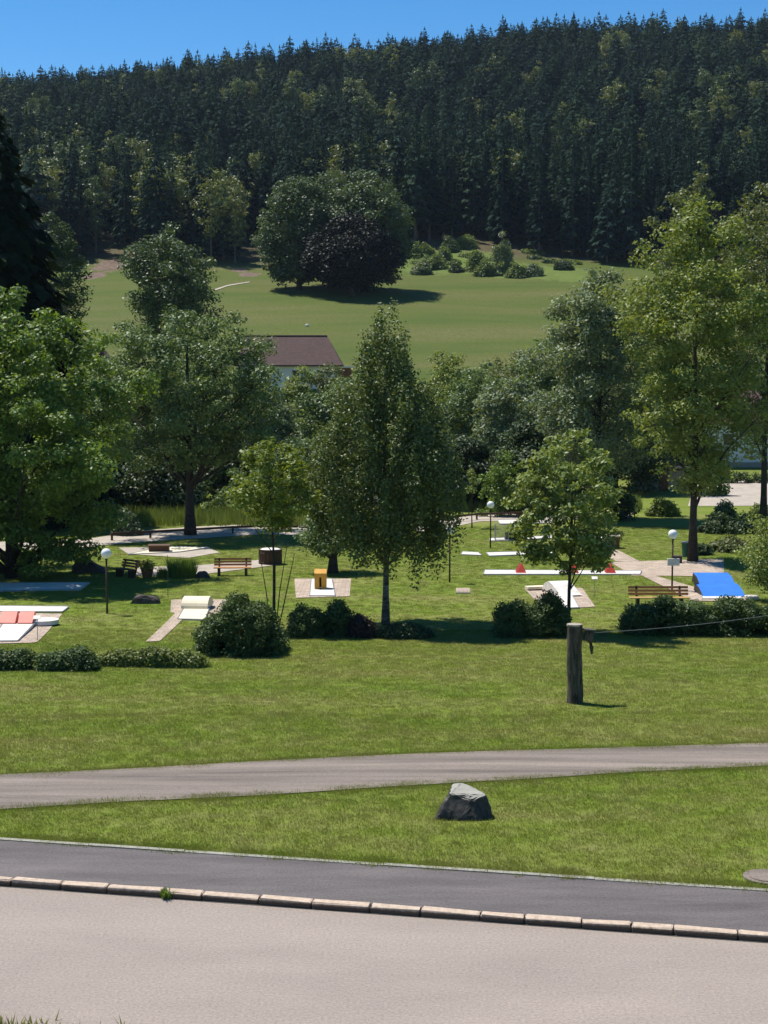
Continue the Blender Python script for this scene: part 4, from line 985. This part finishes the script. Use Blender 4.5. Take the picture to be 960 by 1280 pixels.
# small hole signs on thin poles
for px_, py_, hh, lb in ((743, 748, 26, 'small white hole sign on a thin pole beside the ramp lane'), (47, 801, 30, 'thin pole sign beside the coral block lane'), (210, 748, 55, 'thin green garden cane on the minigolf lawn')):
    p = G(px_, py_); m_ = p.y / FPX
    t = thing('hole_sign', lb, 'sign', p); b = MB(); b.tube([(0, 0, -.15), (0, 0, hh * m_)], .014, 5); b.build('pole', M['steel'] if hh < 50 else M['green'], t)
    if hh < 50: b = MB(); b.box((0, -.02, hh * m_), (.28, .22, .03), rx=.5); b.build('plate', M['lane'], t)

# ------------------------------------------------------------------ lamps, benches, bin, planters, rails
def lamp(px_, pyb, pyg, label, box=False):
    p = G(px_, pyb); Hh = at(px_, pyg, p.y).z - p.z
    t = thing('globe_lamp', label, 'lamp', p, 0, 'globe lamps of the minigolf course')
    b = MB(); b.tube([(0, 0, -.2), (0, 0, .5), (0, 0, Hh - .2)], [.055, .045, .042], 10); b.build('pole', M['polebrown'], t, smooth=True)
    b = MB(); b.tube([(0, 0, Hh - .30), (0, 0, Hh - .16)], [.055, .10], 12); b.build('collar', M['dark'], t)
    b = MB(); b.sphere((0, 0, Hh), .24, 24); b.build('globe', M['globe'], t, smooth=True)
    if box: b = MB(); b.box((.03, -.09, Hh * .51), (.62, .12, .36), bevel=.02); b.build('notice_board', M['lane'], t)
    return t
lamp(134, 767, 692, 'globe lamp on a brown pole near the low brown boulder')
lamp(840, 738, 668, 'globe lamp with a white notice board behind the orange bench', True)
lamp(613, 685, 631, 'globe lamp near the net cage')
lamp(562, 728, 663, 'globe lamp beside the birch crown')
lamp(796, 646, 598, 'globe lamp half hidden by leaves near the shed') if False else None
def bench(p, rz, label, Lb, back='slat', seat='slat', conc='dark', nb=3, ns=4):
    t = thing('park_bench', label, 'bench', p, rz)
    for k in range(ns): MB().box((0, -.05 - .13 * k, .45), (Lb, .105, .04), bevel=.008).build('seat_slat', M[seat], t)
    for k in range(nb): MB().box((0, .10 + .05 * k, .58 + .15 * k), (Lb, .035, .115), rx=-.3, bevel=.008).build('back_slat', M[back], t)
    for s in (-1, 1):
        b = MB(); b.box((s * Lb * .36, -.22, .19), (.14, .42, .50), bevel=.015)
        b.box((s * Lb * .36, .12, .55), (.09, .08, .80), rx=-.3); b.build('leg', M[conc], t)
    return t
p = G(823, 758); bench(p, 0.0, 'orange-brown slatted bench behind the long hedge', 76 * p.y / FPX, 'slat', 'slat_y')
p = G(291, 719); bench(p, 0.04, 'orange-brown bench beside the wooden tub', 47 * p.y / FPX)
p = G(161, 721); bench(p, -.75, 'dark brown bench beside the potted flowers', 1.5, 'slat_d', 'slat_d')
# green bin on its post
p = G(858, 700); t = thing('litter_bin', 'green plastic litter bin on a post at the yellow-olive tree', 'bin', p)
b = MB(); b.tube([(.24, .1, -.15), (.24, .1, 1.15)], .03, 8); b.build('post', M['dark'], t)
b = MB(); b.tube([(-.05, 0, .18), (-.05, 0, .75), (-.05, 0, 1.08)], [.20, .24, .27], 16); b.build('bin_body', M['green'], t, smooth=False)
b = MB(); b.tube([(-.05, 0, 1.05), (-.05, 0, 1.12)], [.29, .24], 16); b.build('rim', M['steel'], t)
p = G(846, 704); b = MB(); b.box((0, 0, .2), (.55, .5, .5), bevel=.05); o = b.build('stone_block', M['rock2']); o.location = p; tag(o, 'small dark block at the paving beside the green bin', 'block')
# wooden tub
p = G(338, 705); t = thing('wooden_tub', 'round dark wooden tub planter with a pale rim filling', 'planter', p)
for k in range(18):
    a = 2 * math.pi * k / 18; MB().box((.66 * math.cos(a), .66 * math.sin(a), .42), (.05, .222, .95), rz=a, bevel=.008).build('stave', M['railwood'], t)
b = MB()
for zz in (.15, .7): b.tube([(.70 * math.cos(a), .70 * math.sin(a), zz) for a in np.linspace(0, 2 * math.pi, 25)], .014, 4, cap=False)
b.build('hoop', M['dark'], t)
b = MB(); b.tube([(0, 0, .1), (0, 0, .86), (0, 0, .92)], [.62, .63, .5], 20); b.build('filling', M['lane'], t)
# low stone trough
p = G(199, 690); t = thing('stone_trough', 'low dark wooden table-like trough on the pale paving', 'trough', p, .06)
b = MB(); b.box((0, 0, .2), (1.25, .8, .42), bevel=.02); b.build('body', M['railwood'], t); b = MB(); b.box((0, 0, .43), (1.4, .95, .07), bevel=.015); b.build('top_board', M['slat_d'], t)
# flower pot and ornamental grass
p = G(184, 722); t = thing('flower_pot', 'brown pot of orange and yellow flowers beside the dark bench', 'planter', p)
b = MB(); b.tube([(0, 0, -.02), (0, 0, .42), (0, 0, .48)], [.24, .34, .36], 16); b.build('pot', M['wood'], t)
r = np.random.default_rng(77); C = r.normal(size=(420, 3)) * (.22, .22, .14) + (0, 0, .64)
obj('foliage', leaf_mesh('foliage', C, norms(r.normal(size=(420, 3)) + (0, 0, .6)), .12, .08, M['lf_yellow'], r, .1), t)
C = r.normal(size=(120, 3)) * (.24, .24, .12) + (0, 0, .72)
obj('flower', leaf_mesh('flower', C, norms(r.normal(size=(120, 3)) + (0, -.3, .8)), .09, .09, M['flowers'], r, .1), t)
def blades(n, sx, sy, hgt, w, r, lean=.35):
    b = np.stack([r.uniform(-1, 1, n), r.uniform(-1, 1, n)], -1); b = b[(b ** 2).sum(1) < 1]; n = len(b); b = b * (sx, sy)
    a = r.uniform(0, 6.28, n); hh = hgt * r.uniform(.55, 1.1, n); dx = np.cos(a) * lean * hh * r.uniform(.1, 1, n) + b[:, 0] * .3; dy = np.sin(a) * lean * hh * r.uniform(.1, 1, n) + b[:, 1] * .3
    z0 = np.full(n, -.03); wv = np.stack([-np.sin(a), np.cos(a), 0 * a], -1) * w
    B = np.stack([b[:, 0], b[:, 1], z0], -1); Mi = B + np.stack([dx * .4, dy * .4, hh * .6], -1); T = B + np.stack([dx, dy, hh * .98], -1)
    V = np.stack([B - wv, B + wv, Mi + wv * .8, Mi - wv * .8, T], 1).reshape(-1, 3); k = np.arange(n)[:, None] * 5
    F = np.concatenate([k + [0, 1, 2], k + [0, 2, 3], k + [3, 2, 4]]); return V, F
p = G(228, 722); t = thing('ornamental_grass', 'tall bright green clump of ornamental grass between bench and pot', 'plant', p)
V, F = blades(1100, .72, .5, 1.15, .016, np.random.default_rng(3)); obj('blade_clump', mesh_np('blade_clump', V, F, M['lf_reed']), t)
p = G(204, 722); t = thing('ornamental_grass', 'small grey-green leafy plant beside the tall ornamental grass', 'plant', p)
V, F = blades(400, .3, .3, .62, .02, np.random.default_rng(4)); obj('blade_clump', mesh_np('blade_clump', V, F, M['lf_ground']), t)
# weed in the kerb joint
xk = G(208, 1122, 0.05).x
t = thing('weed', 'small green weed growing in the kerb joint', 'plant', (xk, kerb_y(xk) - .10, 0.0))
V, F = blades(150, .10, .06, .24, .012, np.random.default_rng(8), .8); obj('blade_clump', mesh_np('blade_clump', V, F, M['lf_reed']), t)
# low rails along the pale path
def rail(pts, label, hh=.55):
    w = [G(*q) for q in pts]; o = w[0]; t = thing('rail_fence', label, 'fence', o)
    for q in w:
        d = q - o; MB().box((d.x, d.y, d.z + hh / 2 - .1), (.14, .14, hh + .2), bevel=.01).build('post', M['railwood'], t)
    for a, c in zip(w, w[1:]):
        a = a - o + Vector((0, -.09, hh - .08)); c = c - o + Vector((0, -.09, hh - .08)); d = c - a
        m_ = (a + c) / 2; b = MB(); b.box((0, 0, 0), (d.length + .1, .06, .16), bevel=.01); q = b.build('rail', M['railwood'], t); q.location = m_; q.rotation_euler = (0, -math.atan2(d.z, math.hypot(d.x, d.y)), math.atan2(d.y, d.x))
rail([(140, 676), (188, 673), (240, 670), (291, 667), (345, 665), (400, 668)], 'low dark wooden rail fence behind the round-crowned tree')
rail([(520, 660), (560, 654), (596, 650), (648, 648), (700, 646), (750, 645)], 'low dark wooden rail fence behind the far lamp')
# tall unmown grass strips
def tall_grass(label, px0, px1, py0, py1, n, hgt, seed):
    r = np.random.default_rng(seed); V = []; F = []; k = 0
    pts = [G(r.uniform(px0, px1), r.uniform(py0, py1)) for _ in range(n)]
    for q in pts:
        v, f = blades(18, .35, .35, hgt * r.uniform(.6, 1.2), .022, r, .3); V.append(v + np.array(q)); F.append(f + k); k += len(v)
    tag(obj('tall_grass', mesh_np('tall_grass', np.concatenate(V), np.concatenate(F), M['lf_tallgrass'])), label, 'grass', kind='stuff')
tall_grass('tall unmown grass behind the rail of the round-crowned tree', 120, 440, 645, 658, 900, 1.1, 5)
tall_grass('tall unmown grass behind the far lamp rail', 540, 800, 629, 640, 700, 1.2, 6)

# ------------------------------------------------------------------ houses
def window(t, c, w, hh, rz=0.0):
    f = MB().box(c, (w + .16, .10, hh + .16), rz=rz).build('window', M['white'], t)
    MB().box((c[0], c[1] - .055, c[2]), (w, .04, hh), rz=rz).build('pane', M['glass'], f); return f
def farmhouse():
    D = 222.0; e = at(428, 455, D); ez = e.z; rz_ = at(410, 420, D).z
    x1 = e.x; x0 = x1 - 15.5; g = min(h(x0, D), h(x1, D)) - .4
    xr = at(409, 420, D + 4.5).x; o = Vector(((x0 + x1) / 2, D + 4.5, g))
    t = thing('farmhouse', 'white farmhouse with a brown tiled hipped roof below the meadow', 'house', o)
    hx = (x1 - x0) / 2
    MB().box((-.3, 0, (ez - g) / 2), (2 * hx - 1.2, 8, ez - g - .1)).build('wall', M['white'], t)
    b = MB(); zr = at(410, 420, D + 4.5).z - g; ze = ez - g - .15; rr_ = xr - o.x
    q = [(-hx, -4.7, ze), (hx, -4.7, ze), (hx, 4.7, ze), (-hx, 4.7, ze), (-hx + 1, 0, zr), (rr_, 0, zr)]
    lo_ = [b.bm.verts.new((a[0], a[1], a[2])) for a in q]
    und = [b.bm.verts.new((a[0], a[1], a[2] - .18)) for a in q[:4]]
    for f in ((0, 1, 5, 4), (1, 2, 5), (2, 3, 4, 5), (3, 0, 4)): b.bm.faces.new([lo_[i] for i in f])
    for i in range(4): b.bm.faces.new([und[i], und[(i + 1) % 4], lo_[(i + 1) % 4], lo_[i]])
    b.bm.faces.new(und[::-1]); rf = b.build('roof', M['roof'], t)
    MB().tube([(-hx + 1, 0, zr + .02), (rr_, 0, zr + .02)], .13, 6).build('ridge', M['roof'], rf)
    MB().box((0, -4.75, ze - .12), (2 * hx + .1, .12, .14)).build('gutter', M['dark'], rf)
    for wx in (-5.5, -3.3, 1.0, 4.6): window(t, (wx, -4.05, ze - 1.3), 1.0, 1.1)
    MB().box((hx + .4, -3.2, ze - .25), (2.6, 2.6, .16)).build('porch_roof', M['white'], t)
    MB().box((hx + .3, -3.0, ze - 1.7), (2.0, 2.0, 2.6)).build('porch', M['wood'], t)
farmhouse()
def white_house():
    D = 176.0; a = at(884, 580, D); g = h(a.x, D); o = Vector((a.x + 7, D + 5, g)); zt = at(884, 528, D).z - g
    t = thing('white_house', 'white-walled house behind the driveway and its hedge', 'house', o)
    MB().box((0, 0, zt / 2 - .3), (14, 10, zt + .6)).build('wall', M['white'], t)
    b = MB(); b.extrude_profile([(-5.8, zt - .1), (5.8, zt - .1), (0, zt + 3.6)], (-7.8, 0, 0), (7.8, 0, 0)); b.build('roof', M['roof'], t)
    for wx in (-4.6, -1.2, 2.4, 5): window(t, (wx, -5.03, zt * .62), 1.1, 1.3)
    MB().box((0, -5.06, .15), (14.1, .12, .9)).build('plinth', M['stucco'], t)
white_house()
p = at(928, 592, 160); p.z = h(p.x, 160)
shrub('hedge', 'clipped low hedge in front of the white house', 'hedge', p, 5.5, .8, 1.2, 'lf_hedge', n=120, per=60, leaf=.2, cr=.45, seed=610, box=.8, flat_top=.8)
D = 152; a = at(800, 616, D); g = h(a.x, D)
t = thing('shed', 'beige stucco shed behind the yellow-olive tree', 'shed', (a.x + 2.5, D + 2, g))
zt = at(800, 588, D).z - g
MB().box((0, 0, zt / 2 - .2), (5.2, 4, zt + .4)).build('wall', M['stucco'], t); MB().box((0, 0, zt + .12), (5.8, 4.6, .2)).build('roof', M['dark'], t)
MB().box((-.2, -2.02, .95), (.95, .06, 1.9)).build('door', M['wood'], t)
p = at(130, 452, 235); g = h(p.x, 235); t = thing('hut', 'tiny dark gabled hut at the meadow foot', 'hut', (p.x, 235, g))
zt = p.z - g; MB().box((0, 0, zt / 2 - .2), (1.9, 3, zt + .4)).build('wall', M['railwood'], t)
b = MB(); b.extrude_profile([(-1.3, zt - .15), (1.3, zt - .15), (0, zt + 1.7)], (0, -1.9, 0), (0, 1.9, 0)); b.build('roof', M['roof'], t)
p = G(384, 408); b = MB(); b.sphere((0, 0, .2), .32, 12, (1.2, .8, .9)); o = b.build('meadow_stone', M['lane'], smooth=True); o.location = p; tag(o, 'small white stone lying in the meadow above the farmhouse', 'stone')

# ------------------------------------------------------------------ mown grass blades on the lawns
def inside(P, poly):
    x, y = P[:, 0], P[:, 1]; n = len(poly); c = np.zeros(len(P), bool); j = n - 1
    for i in range(n):
        xi, yi = poly[i][0], poly[i][1]; xj, yj = poly[j][0], poly[j][1]
        c ^= ((yi > y) != (yj > y)) & (x < (xj - xi) * (y - yi) / (yj - yi + 1e-12) + xi); j = i
    return c
def lawn():
    r = np.random.default_rng(12); out = []
    for y0, y1, dens in ((24, 45, 15), (45, 64, 11), (64, 115, 5.0)):
        half = y1 * .275 + 1.5; q = 1 / math.sqrt(dens)
        gx, gy = np.meshgrid(np.arange(-half, half, q), np.arange(y0, y1, q)); g_ = np.stack([gx.ravel(), gy.ravel()], -1)
        out.append(g_ + r.uniform(-.5, .5, g_.shape) * q)
    P = np.concatenate(out)
    P = P[P[:, 1] > kerb_y(P[:, 0]) + SW + .30]
    for poly in EXCL: 
        c = np.mean(poly, 0); e = c + (poly - c) * 1.0
        P = P[~inside(P, e)]
    # grass creeping over the edges of path, pavement and pavings
    ed = [np.stack([xs_ := r.uniform(-12, 12, 420), kerb_y(xs_) + SW + .12 + r.exponential(.06, 420)], -1)]
    for e, sg in ((UPW, 1), (LOW, -1)):
        e = np.array([(q.x, q.y) for q in e]); xs_ = r.uniform(-14, 14, 520); ed.append(np.stack([xs_, np.interp(xs_, e[:, 0], e[:, 1]) + sg * (.12 - np.abs(r.normal(0, .16, 520)))], -1))
    P = np.concatenate([P] + ed)
    # the near verge
    xs = r.uniform(-9, -3.2, 200); ys = kerb_y(xs) - r.uniform(6.5, 8.0, 200)
    P = np.concatenate([P, np.stack([xs, ys], -1)])
    Z = H(P[:, 0], P[:, 1]); n = len(P)
    src = []
    for k in range(4):
        rr_ = np.random.default_rng(30 + k); m_ = 110
        b = rr_.uniform(-.24, .24, (m_, 2)); a = rr_.uniform(0, 6.28, m_); hh = rr_.uniform(.025, .075, m_) * (1 if k else 1.25); w = .006
        wv = np.stack([-np.sin(a), np.cos(a), 0 * a], -1) * w; B = np.stack([b[:, 0], b[:, 1], 0 * a - .01], -1)
        T = B + np.stack([np.cos(a) * hh * .7, np.sin(a) * hh * .7, hh], -1)
        V = np.stack([B - wv, B + wv, T], 1).reshape(-1, 3); src.append(bpy.data.objects.new('blade_patch', mesh_np('blade_patch', V, np.arange(m_ * 3).reshape(-1, 3), M['blade'])))
    sc = r.uniform(.7, 1.25, n); sc[-200:] *= 2.2
    o = scatter('lawn_grass', np.stack([P[:, 0], P[:, 1], Z], -1), r.integers(0, 4, n), sc, r.uniform(0, 6.28, n), src)
    tag(o, 'short mown grass blades of the lawns', 'grass', kind='stuff')
lawn()

# ------------------------------------------------------------------ summer haze over the valley
def haze():
    b = MB(); b.box((0, 1235, 121.5), (4400, 2800, 248)); m = bpy.data.materials.new('summer_haze'); m.use_nodes = True; nt = m.node_tree
    nt.nodes.remove(nt.nodes['Principled BSDF']); v = nt.nodes.new('ShaderNodeVolumePrincipled')
    v.inputs['Color'].default_value = (.62, .80, 1.0, 1); v.inputs['Density'].default_value = 0.000045; v.inputs['Anisotropy'].default_value = 0.0
    out = [n for n in nt.nodes if n.type == 'OUTPUT_MATERIAL'][0]; nt.links.new(v.outputs[0], out.inputs['Volume'])
    tag(b.build('haze', m), 'thin summer haze over the valley', 'haze', kind='stuff')
haze()
